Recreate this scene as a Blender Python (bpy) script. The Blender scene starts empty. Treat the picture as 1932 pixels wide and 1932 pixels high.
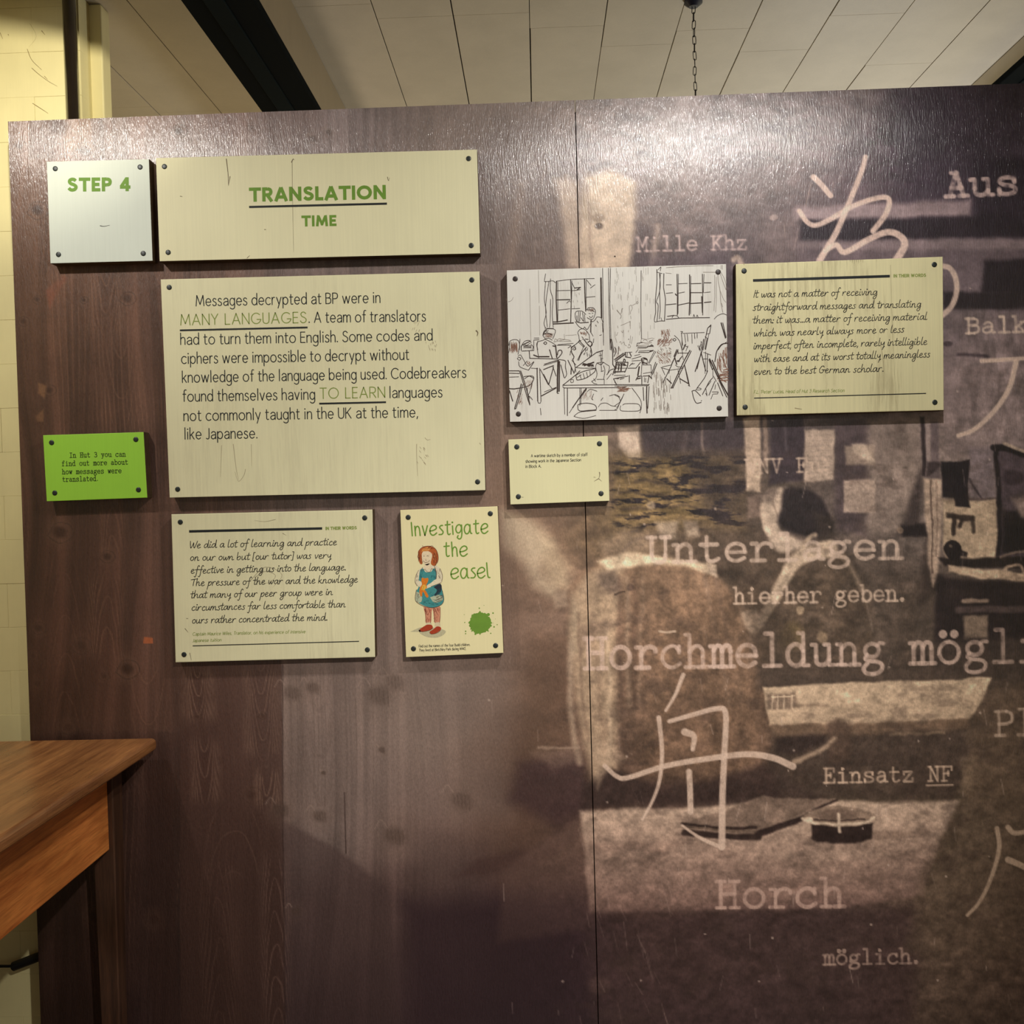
import bpy, bmesh, math, random
import numpy as np
from mathutils import Matrix, Vector
from mathutils.geometry import tessellate_polygon

# ------------------------------------------------------------------ camera, world, lights, exposure
FPX, DIST, CAMZ = 1860.0, 2.33, 1.42          # focal length in px of a 1932 px frame, distance to the partition, eye height
def _basis(vx, vy, roll):
    Y = np.array([vx-966.0, 966.0-vy, -FPX]); Y /= np.linalg.norm(Y)
    Z = np.array([-math.sin(roll), math.cos(roll), 0.0]); Z -= Y*(Z@Y); Z /= np.linalg.norm(Z)
    return np.array([np.cross(Y, Z), Y, Z])
RW = _basis(1016, 928, math.radians(1.5))      # rows: the world axes seen from the camera
CAM = np.array([0.0, -DIST, CAMZ])
def ray(px, py): return RW @ np.array([px-966.0, 966.0-py, -FPX])
def at(px, py, Y=0.0):                         # pixel -> point on the vertical plane y = Y
    d = ray(px, py); t = (Y+DIST)/d[1]; return Vector(CAM+d*t)
def atz(px, py, z):                            # pixel -> point on the level plane z
    d = ray(px, py); t = (z-CAMZ)/d[2]; return Vector(CAM+d*t)
def project(X, Y, Z):
    v = (np.stack([X, Y+DIST+0*X, Z-CAMZ], -1)) @ RW
    return 966+FPX*v[..., 0]/-v[..., 2], 966-FPX*v[..., 1]/-v[..., 2]

scn = bpy.context.scene
col = scn.collection
cd = bpy.data.cameras.new('camera'); cam = bpy.data.objects.new('camera', cd); col.objects.link(cam)
cd.sensor_width = 36; cd.lens = 36*FPX/1932; cd.clip_start = .01
cam.matrix_world = Matrix.Translation(Vector(CAM)) @ Matrix([list(r) for r in RW]).to_4x4()
scn.camera = cam
scn.view_settings.view_transform = 'Standard'; scn.view_settings.look = 'None'
scn.view_settings.exposure = 0.06; scn.view_settings.gamma = 1; scn.view_settings.use_curve_mapping = False
wd = bpy.data.worlds.new('room_light'); scn.world = wd; wd.use_nodes = True
wd.node_tree.nodes['Background'].inputs[0].default_value = (1.0, .93, .82, 1)
wd.node_tree.nodes['Background'].inputs[1].default_value = .26

def spot(name, loc, target, watts, color, size=75, blend=.8, radius=.03):
    l = bpy.data.lights.new(name, 'SPOT'); l.energy = watts; l.color = color
    l.spot_size = math.radians(size); l.spot_blend = blend; l.shadow_soft_size = radius
    o = bpy.data.objects.new(name, l); o.location = loc
    o.rotation_euler = (Vector(target)-Vector(loc)).to_track_quat('-Z', 'Y').to_euler(); col.objects.link(o); return o
def bulb(name, loc, watts, color, radius=.08):
    l = bpy.data.lights.new(name, 'POINT'); l.energy = watts; l.color = color; l.shadow_soft_size = radius
    o = bpy.data.objects.new(name, l); o.location = loc; col.objects.link(o); return o
WARM = (1.0, .83, .62)
spot('spotlight_middle', (.53, -1.10, 2.60), (.2, 0, 1.1), 58, (1, .98, .94), 120, .9)
spot('spotlight_right', (1.50, -1.05, 2.64), (-.25, 0, .9), 92, (1, .96, .89), 75, .9)
spot('spotlight_left', (-1.40, -1.02, 2.62), (-.85, 0, 1.1), 52, (1, .96, .88), 120, .9)
spot('fill_low', (.9, -3.0, 2.64), (-.05, 0, .38), 285, (1, .96, .88), 44, 1)  # added fill that brightens the lower part of the partition
spot('spotlight_wall_end', (-.30, -1.7, 2.44), (-1.30, .13, 2.60), 165, (1, .93, .74), 36, 1)
bulb('back_fill_right', (1.3, 1.5, 1.40), 60, (.93, .96, 1), .15)  # unseen cool fill, added to brighten the ceiling behind the partition
bulb('back_light_left', (-.80, .9, 1.9), 6, WARM, .1)  # unseen warm light behind the partition; no doorway is built

# ------------------------------------------------------------------ helpers
def lin(c):
    c = np.asarray(c, float)/255.0
    return np.where(c <= .04045, c/12.92, ((c+.055)/1.055)**2.4)
def tag(o, label=None, cat=None, group=None, kind=None):
    for k, v in (('label', label), ('category', cat), ('group', group), ('kind', kind)):
        if v: o[k] = v
    return o
def off(parent):
    while parent is not None and parent.parent is not None: parent = parent.parent
    return Vector(parent.location) if parent is not None else Vector((0, 0, 0))
def mesh_obj(name, verts, faces, mats, parent=None, midx=None, smooth=False):
    """verts in world metres; a child keeps them relative to its thing"""
    o0 = off(parent); me = bpy.data.meshes.new(name)
    me.from_pydata([tuple(Vector(v)-o0) for v in verts], [], faces)
    for m in (mats if isinstance(mats, (list, tuple)) else [mats]): me.materials.append(m)
    if midx is not None: me.polygons.foreach_set('material_index', midx)
    if smooth: me.polygons.foreach_set('use_smooth', [True]*len(me.polygons))
    me.update(); ob = bpy.data.objects.new(name, me); col.objects.link(ob); ob.parent = parent
    return ob
def empty(name, loc):
    o = bpy.data.objects.new(name, None); o.location = loc; o.empty_display_size = .05; col.objects.link(o)
    o.matrix_world = Matrix.Translation(Vector(loc)); return o
def box_bm(x0, x1, y0, y1, z0, z1, bevel=0, seg=2):
    bm = bmesh.new(); bmesh.ops.create_cube(bm, size=1)
    for v in bm.verts:
        v.co = Vector(((x0+x1)/2+v.co.x*(x1-x0), (y0+y1)/2+v.co.y*(y1-y0), (z0+z1)/2+v.co.z*(z1-z0)))
    if bevel: bmesh.ops.bevel(bm, geom=list(bm.edges), offset=bevel, segments=seg, affect='EDGES', profile=.5)
    return bm
def bm_obj(name, bm, mat, parent=None, smooth=False):
    me = bpy.data.meshes.new(name); bm.to_mesh(me); bm.free()
    for m in (mat if isinstance(mat, (list, tuple)) else [mat]): me.materials.append(m)
    if smooth: me.polygons.foreach_set('use_smooth', [True]*len(me.polygons))
    me.transform(Matrix.Translation(-off(parent)))
    ob = bpy.data.objects.new(name, me); col.objects.link(ob); ob.parent = parent
    return ob
def box(name, a, b, mat, parent=None, bevel=0, seg=2):
    return bm_obj(name, box_bm(a[0], b[0], a[1], b[1], a[2], b[2], bevel, seg), mat, parent)
def cyl_between(bm, p, q, r, n=12, cap=True):
    p, q = Vector(p), Vector(q); d = q-p
    M = Matrix.Translation((p+q)/2) @ d.to_track_quat('Z', 'Y').to_matrix().to_4x4()
    bmesh.ops.create_cone(bm, cap_ends=cap, segments=n, radius1=r, radius2=r, depth=d.length, matrix=M)

# ------------------------------------------------------------------ materials
def new_mat(name, rough=.6, spec=.5, metal=0):
    m = bpy.data.materials.new(name); m.use_nodes = True; nt = m.node_tree
    b = nt.nodes['Principled BSDF']; b.inputs['Roughness'].default_value = rough
    b.inputs['Specular IOR Level'].default_value = spec; b.inputs['Metallic'].default_value = metal
    return m, nt, b
def N(nt, t, **kw):
    n = nt.nodes.new(t)
    for k, v in kw.items():
        if k in ('operation', 'blend_type', 'data_type', 'attribute_name', 'noise_dimensions', 'feature', 'wave_type', 'bands_direction'): setattr(n, k, v)
        else: n.inputs[k].default_value = v
    return n
def noise(nt, scale, sx=1, sy=1, sz=1, detail=4, rough=.55, off=(0, 0, 0), coord='Object'):
    tc = nt.nodes.new('ShaderNodeTexCoord'); mp = nt.nodes.new('ShaderNodeMapping')
    mp.inputs['Scale'].default_value = (sx, sy, sz); mp.inputs['Location'].default_value = off
    nt.links.new(tc.outputs[coord], mp.inputs[0])
    n = nt.nodes.new('ShaderNodeTexNoise'); n.inputs['Scale'].default_value = scale
    n.inputs['Detail'].default_value = detail; n.inputs['Roughness'].default_value = rough
    nt.links.new(mp.outputs[0], n.inputs['Vector']); return n
def ramp(nt, src, stops):
    r = nt.nodes.new('ShaderNodeValToRGB'); e = r.color_ramp.elements
    while len(e) < len(stops): e.new(.5)
    for k, (p, c) in enumerate(stops):
        e[k].position = p; e[k].color = (c, c, c, 1) if isinstance(c, (int, float)) else tuple(lin(c))+(1,)
    nt.links.new(src, r.inputs[0]); return r
def mix(nt, fac, a, b, mode='MIX'):
    m = nt.nodes.new('ShaderNodeMix'); m.data_type = 'RGBA'; m.blend_type = mode
    for sock, v in ((m.inputs[0], fac), (m.inputs[6], a), (m.inputs[7], b)):
        if hasattr(v, 'is_linked') or hasattr(v, 'links'): nt.links.new(v, sock)
        elif isinstance(v, (int, float)): sock.default_value = v
        else: sock.default_value = tuple(lin(v))+(1,)
    return m.outputs[2]
def bump(nt, b, height, strength, dist=.001):
    n = nt.nodes.new('ShaderNodeBump'); n.inputs['Strength'].default_value = strength; n.inputs['Distance'].default_value = dist
    nt.links.new(height, n.inputs['Height']); nt.links.new(n.outputs[0], b.inputs['Normal']); return n
_plain = {}
def plain(name, c, rough=.6, spec=.4, metal=0, var=.12, scale=60):
    if name in _plain: return _plain[name]
    m, nt, b = new_mat(name, rough, spec, metal)
    n = noise(nt, scale); r = ramp(nt, n.outputs[0], [(.3, 1-var), (.7, 1.0)])
    nt.links.new(mix(nt, 1.0, c, r.outputs[0], 'MULTIPLY'), b.inputs['Base Color'])
    _plain[name] = m; return m

def mural_mat():
    m, nt, b = new_mat('printed_plywood', .40, .35)
    at_ = N(nt, 'ShaderNodeAttribute', attribute_name='Print')
    g = noise(nt, 1.0, 700, 700, 110, 3, .6); r1 = ramp(nt, g.outputs[0], [(.25, .80), (.75, 1.12)])
    g2 = noise(nt, 1.0, 160, 160, 150, 5, .7, (3, 3, 3)); r2 = ramp(nt, g2.outputs[0], [(.25, .82), (.75, 1.14)])
    c = mix(nt, 1.0, at_.outputs['Color'], r1.outputs[0], 'MULTIPLY'); c = mix(nt, 1.0, c, r2.outputs[0], 'MULTIPLY')
    nt.links.new(c, b.inputs['Base Color'])
    h = noise(nt, 1.0, 420, 420, 62, 3, .6, (9, 0, 2)); h2 = noise(nt, 1.0, 60, 60, 14, 3, .5)
    mx = nt.nodes.new('ShaderNodeMath'); mx.operation = 'MULTIPLY_ADD'; mx.inputs[1].default_value = .6
    nt.links.new(h2.outputs[0], mx.inputs[0]); nt.links.new(h.outputs[0], mx.inputs[2])
    bump(nt, b, mx.outputs[0], 1.0, .0010)
    rr = ramp(nt, h.outputs[0], [(.3, .26), (.7, .42)]); nt.links.new(rr.outputs[0], b.inputs['Roughness'])
    b.inputs['Coat Weight'].default_value = .62; b.inputs['Coat Roughness'].default_value = .14
    bn = [l.from_node for l in nt.links if l.to_socket == b.inputs['Normal']][0]; nt.links.new(bn.outputs[0], b.inputs['Coat Normal'])
    return m
def board_mat(name, c, streak=.10, blotch=.08, off=0, streak_dark=(120, 105, 85), sfac=.0):
    m, nt, b = new_mat(name, .55, .35)
    s = noise(nt, 1.0, 260, 260, 5, 4, .6, (off, 0, off)); r1 = ramp(nt, s.outputs[0], [(.3, 1-streak), (.7, 1.0)])
    s2 = noise(nt, 7, 1, 1, .6, 4, .6, (off*2, 0, off)); r2 = ramp(nt, s2.outputs[0], [(.3, 1-blotch), (.65, 1.0)])
    cc = mix(nt, 1.0, c, r1.outputs[0], 'MULTIPLY'); cc = mix(nt, 1.0, cc, r2.outputs[0], 'MULTIPLY')
    if sfac:      # grey streaks where the paint has worn thin
        s3 = noise(nt, 1.0, 150, 150, 10, 5, .7, (off, 3, off)); s4 = noise(nt, 1.0, 9, 9, 3, 2, .5, (off*3, 1, 0))
        mm = nt.nodes.new('ShaderNodeMath'); mm.operation = 'MULTIPLY'
        nt.links.new(s3.outputs[0], mm.inputs[0]); nt.links.new(s4.outputs[0], mm.inputs[1])
        r3 = ramp(nt, mm.outputs[0], [(.27, 0.0), (.40, sfac)]); cc = mix(nt, r3.outputs[0], cc, streak_dark)
    nt.links.new(cc, b.inputs['Base Color']); bump(nt, b, s.outputs[0], .25, .0006); return m
def wood_mat(name, dark, light, rough=.4, axis='y', scale=1.0, spec=.4):
    m, nt, b = new_mat(name, rough, spec)
    st = {'y': (40, 3, 40), 'z': (40, 40, 3), 'x': (3, 40, 40)}[axis]
    n1 = noise(nt, scale, st[0], st[1], st[2], 6, .65); n2 = noise(nt, 5*scale, 1, 1, 1, 3, .5)
    fine = noise(nt, scale*6, st[0], st[1]*.8, st[2], 3, .6)
    base = mix(nt, ramp(nt, n1.outputs[0], [(.32, 0.0), (.68, 1.0)]).outputs[0], dark, light)
    base = mix(nt, 1.0, base, ramp(nt, n2.outputs[0], [(.3, .72), (.7, 1.0)]).outputs[0], 'MULTIPLY')
    base = mix(nt, 1.0, base, ramp(nt, fine.outputs[0], [(.35, .78), (.6, 1.0)]).outputs[0], 'MULTIPLY')
    nt.links.new(base, b.inputs['Base Color']); bump(nt, b, n1.outputs[0], .3, .001)
    rr = ramp(nt, n2.outputs[0], [(.3, rough-.08), (.7, rough+.15)]); nt.links.new(rr.outputs[0], b.inputs['Roughness']); return m

M_INK = plain('black_ink', (30, 33, 33), .6, .3)
M_INK2 = plain('soft_black_ink', (44, 42, 38), .7, .2)
M_GREEN = plain('green_ink', (104, 142, 48), .6, .3)
M_GREENP = plain('pale_green_ink', (128, 144, 64), .6, .3)
M_SCREW = plain('dark_screw_cap', (34, 40, 38), .42, .5)
M_SCREWB = plain('brown_screw_cap', (52, 40, 36), .42, .5)
# ------------------------------------------------------------------ lettering drawn as strokes (x-height = 10 units)
SANS = {
'a': (8.2, '~.9,8 3,9.8 5.6,9.9 7.7,8.6 8.2,6.2|8.2,6.4 8.2,0|~8.2,5.6 4.5,5.4 1.4,4.3 .5,2.4 1.8,.5 4.2,0 6.6,1 8.2,2.8'),
'b': (8.8, '0,16 0,0|o4.4,5,4.4,5,0,360'), 'c': (8.2, 'o4.9,5,4.9,5,47,313'), 'd': (8.8, '8.8,16 8.8,0|o4.4,5,4.4,5,0,360'),
'e': (9, '.2,5 9,5|o4.6,5,4.4,5,0,318'), 'f': (5, '~5.8,15.7 3.9,16 2.6,14.8 2.2,12.4|2.2,12.6 2.2,0|0,10 5,10'),
'g': (8.4, 'o4.2,5,4.2,5,0,360|8.4,10 8.4,-1|~8.4,-1 7.8,-3.6 5.4,-5 2.6,-4.8 .6,-3.6'),
'h': (7.4, '0,16 0,0|~0,6.5 1.4,9 4,10 6.4,9.2 7.4,6.3|7.4,6.5 7.4,0'), 'i': (1.4, '.7,10 .7,0|d.7,13.8'),
'k': (7.2, '0,16 0,0|6.6,10 .4,4.6|2.4,6.2 7.2,0'), 'l': (1.4, '.7,16 .7,0'),
'm': (12.6, '0,10 0,0|~0,6.5 1.2,9 3.4,10 5.5,9 6.2,6.3|6.2,6.5 6.2,0|~6.2,6.5 7.4,9 9.8,10 11.9,9 12.6,6.3|12.6,6.5 12.6,0'),
'n': (7.4, '0,10 0,0|~0,6.5 1.4,9 4,10 6.4,9.2 7.4,6.3|7.4,6.5 7.4,0'), 'o': (10, 'o5,5,5,5,0,360'),
'p': (8.8, '0,10 0,-5|o4.4,5,4.4,5,0,360'), 'r': (4.6, '0,10 0,0|~0,6 1,8.8 2.8,10 4.6,9.9'),
's': (6.2, '~5.8,8.6 4.2,9.9 2,9.8 .6,8.4 .9,6.6 3,5.4 5.4,4.2 6.2,2.4 5.2,.6 3,0 1,.4 0,1.6'),
't': (5.2, '2,13.5 2,3|~2,3 2.3,.9 3.6,0 5.4,.4|0,10 5.2,10'), 'u': (7.4, '0,10 0,3.8|~0,3.8 .8,1 3.4,0 6,.9 7.3,3.4|7.4,10 7.4,0'),
'v': (7.6, '0,10 3.8,0 7.6,10'), 'w': (12.8, '0,10 3.2,0 6.4,9.6 9.6,0 12.8,10'), 'x': (7, '0,10 7,0|7,10 0,0'), 'y': (8, '0,10 4.3,.4|8,10 2.6,-4.8'),
'z': (7, '0,10 7,10 0,0 7,0'),
'A': (11.6, '0,0 5.8,14.5 11.6,0|2.1,4.8 9.5,4.8'), 'B': (8.8, '4.2,14.5 0,14.5 0,0 4.4,0|~4.2,14.5 7.2,13.4 7.8,11.1 6.8,8.8 4,7.9|0,7.9 4.4,7.9|~4.4,7.9 7.9,6.8 8.8,4 7.7,1.1 4.4,0'),
'D': (10.4, '4,14.5 0,14.5 0,0 4,0|~4,14.5 8.4,12.6 10.4,8.6 10.4,6 8.4,1.9 4,0'),
'C': (12.4, 'o7.2,7.25,7.2,7.25,44,316'), 'E': (7.4, '7.2,14.5 0,14.5 0,0 7.4,0|0,7.4 6.5,7.4'), 'F': (7, '7,14.5 0,14.5 0,0|0,7.4 6.3,7.4'),
'G': (13.8, 'o7.2,7.25,7.2,7.25,45,346|8.4,5.8 14.1,5.8'), 'H': (10, '0,14.5 0,0|10,14.5 10,0|0,7.6 10,7.6'), 'I': (0, '0,14.5 0,0'),
'J': (5, '5,14.5 5,2.8|~5,2.8 4.4,.6 2.2,0 .2,.8'), 'K': (9.2, '0,14.5 0,0|8.8,14.5 .4,6.4|2.6,8.4 9.2,0'), 'L': (7, '0,14.5 0,0 7,0'),
'M': (14, '0,0 1.6,14.5 7,2 12.4,14.5 14,0'), 'N': (10, '0,0 0,14.5 10,0 10,14.5'), 'O': (14.6, 'o7.3,7.25,7.3,7.25,0,360'),
'P': (8.6, '4.4,14.5 0,14.5 0,0|~4.4,14.5 7.6,13.5 8.6,10.6 7.5,7.6 4.4,6.6|4.4,6.6 0,6.6'), 'R': (9, '4.4,14.5 0,14.5 0,0|~4.4,14.5 7.6,13.5 8.6,10.6 7.5,7.6 4.4,6.6|4.4,6.6 0,6.6|4,6.6 9,0'),
'S': (8.4, '~8,12.6 6,14.3 3.4,14.5 1.2,13 1,10.6 2.6,8.6 5.8,7.2 8.2,5.2 8.4,2.6 6.6,.6 3.8,0 1.4,.8 0,2.6'),
'T': (9.6, '0,14.5 9.6,14.5|4.8,14.5 4.8,0'), 'U': (9.2, '0,14.5 0,5|~0,5 1,1.4 4.6,0 8.2,1.4 9.2,5|9.2,5 9.2,14.5'), 'W': (16, '0,14.5 4,0 8,14 12,0 16,14.5'),
'Y': (9.6, '0,14.5 4.8,6.8 9.6,14.5|4.8,6.8 4.8,0'), '4': (9.6, '7.4,0 7.4,14.5 0,4.2 9.8,4.2'), '3': (8, '~.6,12.6 3,14.5 6,14 7.2,11.4 6,8.8 3.4,7.8|~3.4,7.8 6.8,7 8,4.2 6.4,1 3,0 0,1.8'),
'2': (8, '~.4,11 1.8,13.8 4.6,14.5 7.2,13 7.4,10.2 5.4,7 0,0|0,0 8,0'), '.': (.8, 'd.4,.5'), ',': (1.2, '1.1,.9 0,-2.2'), "'": (.6, '.4,15.4 0,12'), ':': (.6, 'd.3,.6|d.3,8')}
HAND = {
'a': (9.4, '~7.5,8.5 5,10 2,8 .5,4 1.5,.8 4,1 6.5,4.5 8,9.5|~8,9.5 7.6,4 8,.8 9.2,.4 10.6,1.5'),
'b': (8.2, '~1.5,19 .8,10 .6,2 2,.3 5,.6 7.2,3.5 7,7.5 5,8.8 2.5,7 1,4'), 'c': (7.2, '~6.8,8 5.4,9.8 2.6,8.2 .8,4.6 1.6,1 4,0 7.4,1.6'),
'd': (9.8, '~7.5,8.5 5,10 2,8 .5,4 1.5,.6 4,.8 6.6,4.5 8.6,12 9,19|~9,19 8.2,8 8.2,1.2 9.6,.2 11.2,1.4'),
'e': (7.6, '~1,4.4 4,5.4 6.2,7.4 5.8,9.6 3.6,9.8 1.4,7 .8,3 2.4,.2 5,.2 8,2'), 'f': (7, '~9.5,17 8,19.5 5.8,17 4.6,8 3.4,-4 1.6,-8.5 -.6,-7|-.5,8.6 8,9.4'),
'g': (8.6, '~7.5,8.5 5,10 2,8 .5,4 1.5,1 4,1.4 6.5,5 8,9.5|~8,9.5 7.8,0 6,-7.5 3,-9 1,-6.5 3.5,-2.5 8.6,1.5'),
'h': (9.2, '~2,19 1,10 .5,0|~.6,3 3,8 5.4,9.6 6.6,7.5 6.4,2 7.4,.2 10,1.4'), 'i': (3.4, '~1.5,9.5 .8,3 1.6,.3 4,1.4|d2.4,14'),
'k': (8.4, '~2,19 1,10 .5,0|~6.6,9.4 3,6 1,5 4,3.6 6,.4 9,.8'), 'l': (3.8, '~2.5,19 1.2,10 .8,2 2,.2 4.4,1.4'),
'm': (12.8, '~1,9.5 .6,5 .3,0|~.5,3 3,8.6 4.8,9.4 5.4,7 5,0|~5.2,3 7.6,8.6 9.6,9.4 10.4,7 10.2,1.6 11.4,.2 13.6,1.4'),
'n': (9.2, '~1,9.5 .6,5 .3,0|~.5,3 3.2,8.6 5.4,9.4 6.4,7 6.2,1.6 7.4,.2 9.8,1.4'), 'o': (7.2, '~5,9.6 2,8.6 .5,4.6 1.8,.6 4.6,.4 7,3.4 6.8,7.6 4.6,9.4'),
'p': (7.8, '~1.6,9.5 .6,0 -1,-9.5|~.8,3 3,8 6,9.6 7.4,7 6.4,2.6 3.8,.2 1,1'), 'r': (7, '~1,9.5 .8,5 .4,0|~.6,3 2.6,7.6 5,9.6 7.2,8.6'),
's': (6, '~6,9.2 3.4,9.6 2,7.8 3.8,5.4 5.2,3 4,.5 1.4,0 -.2,1.2'), 't': (5.4, '~3.6,17 2.4,8 2,1.6 3.2,.2 5.8,1.6|-1,10.6 7,11.6'),
'u': (9.2, '~1,9.5 .8,4 1.6,.5 4,.8 6.4,4 7.4,9.5|~7.4,9.5 7.2,3 7.8,.4 10,1.4'), 'v': (7, '~.6,9.5 1.6,4 2.8,.3 5.4,5 6.6,9.4 7.6,8.6'),
'w': (11, '~.6,9.5 1,3 2.2,.3 4.6,4 5.6,8 6,2 7.4,.4 9.8,5 10.6,9.4 11.8,8.6'), 'x': (7, '0,9.5 7,0|7,9.5 0,0'),
'y': (8, '~.8,9.5 1.2,5 2.8,3 5.4,4.6 7.4,9.5|~7.4,9.5 6.6,0 5.4,-6 4,-9|5.2,-4 9,-1'),
'W': (13.6, '~0,17 1,6 2.4,0 6,8 7.4,13 8,5 9.6,0 13,9 15,17'), 'T': (9, '-1,15 12,17|~6,16.5 5,8 4.2,0'), 'I': (3, '~4,17.5 2.6,8 1.4,0'),
'G': (11, '~10,14 8.4,17 4.6,15.6 1,9 1.6,2 5.4,.4 9,3.6 9.6,8|5.5,8 12,8'), '[': (4, '4,18 1,18 0,-3 3,-3'), ']': (3, '0,18 3,18 2,-3 -1,-3'),
'.': (2, 'd1.6,.6'), ',': (1.4, '1.4,1 0,-3.4'), ':': (1, 'd1,7.5|d.4,1')}
KIDS = {
'I': (1.4, '0,14 .8,0'), 'n': (6.8, '0,10 .6,0|~.4,5 1.4,8.6 3.6,9.8 5.4,8.4 6.2,5 6.6,0'), 'v': (6.6, '0,10 3,0 6.6,10'),
'e': (8.8, '~.4,4.4 4.6,5 8.4,6.8 8,9.2 5.2,10.2 1.6,8.4 0,4.6 1.6,.8 5,0 8.8,2.2'), 's': (5.4, '~5,9.8 2.6,9.6 1,7.8 3.4,5.4 5.4,3 3.8,.6 0,.4'),
't': (6.4, '~3,14 2.6,6 3,1.2 4.6,0 6.2,.8|0,10.2 6.4,10.6'), 'i': (1, '0,9 .4,0|d0,12.6'),
'g': (8, '~7.6,7.6 5.4,10 2,9 .2,5.4 1.6,2 4.6,1.6 7,4.4 7.8,8.6|~7.8,9.6 8,2 7,-3.4 4.4,-5 1.8,-3.4 3,-1.4'),
'a': (9.6, '~7.6,7.6 5.4,10 2,9 .2,5 1.6,.8 4.6,.4 7,3.6 7.8,8.4|~7.8,9.6 7.8,4 8.4,1 9.8,.4'), 'h': (6.8, '~0,14.5 .4,7 .8,0|~.6,4.6 1.8,8.4 4.2,9.4 5.8,7.6 6.2,4 6.6,0'),
'l': (3.4, '~0,14.5 .6,5 1.4,.8 3.4,.2')}
_n = '|~2,7 4,9.4 6.4,9.8 8,8 8.2,5|8.2,5 8.2,0|6,0 10.6,0'
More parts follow.
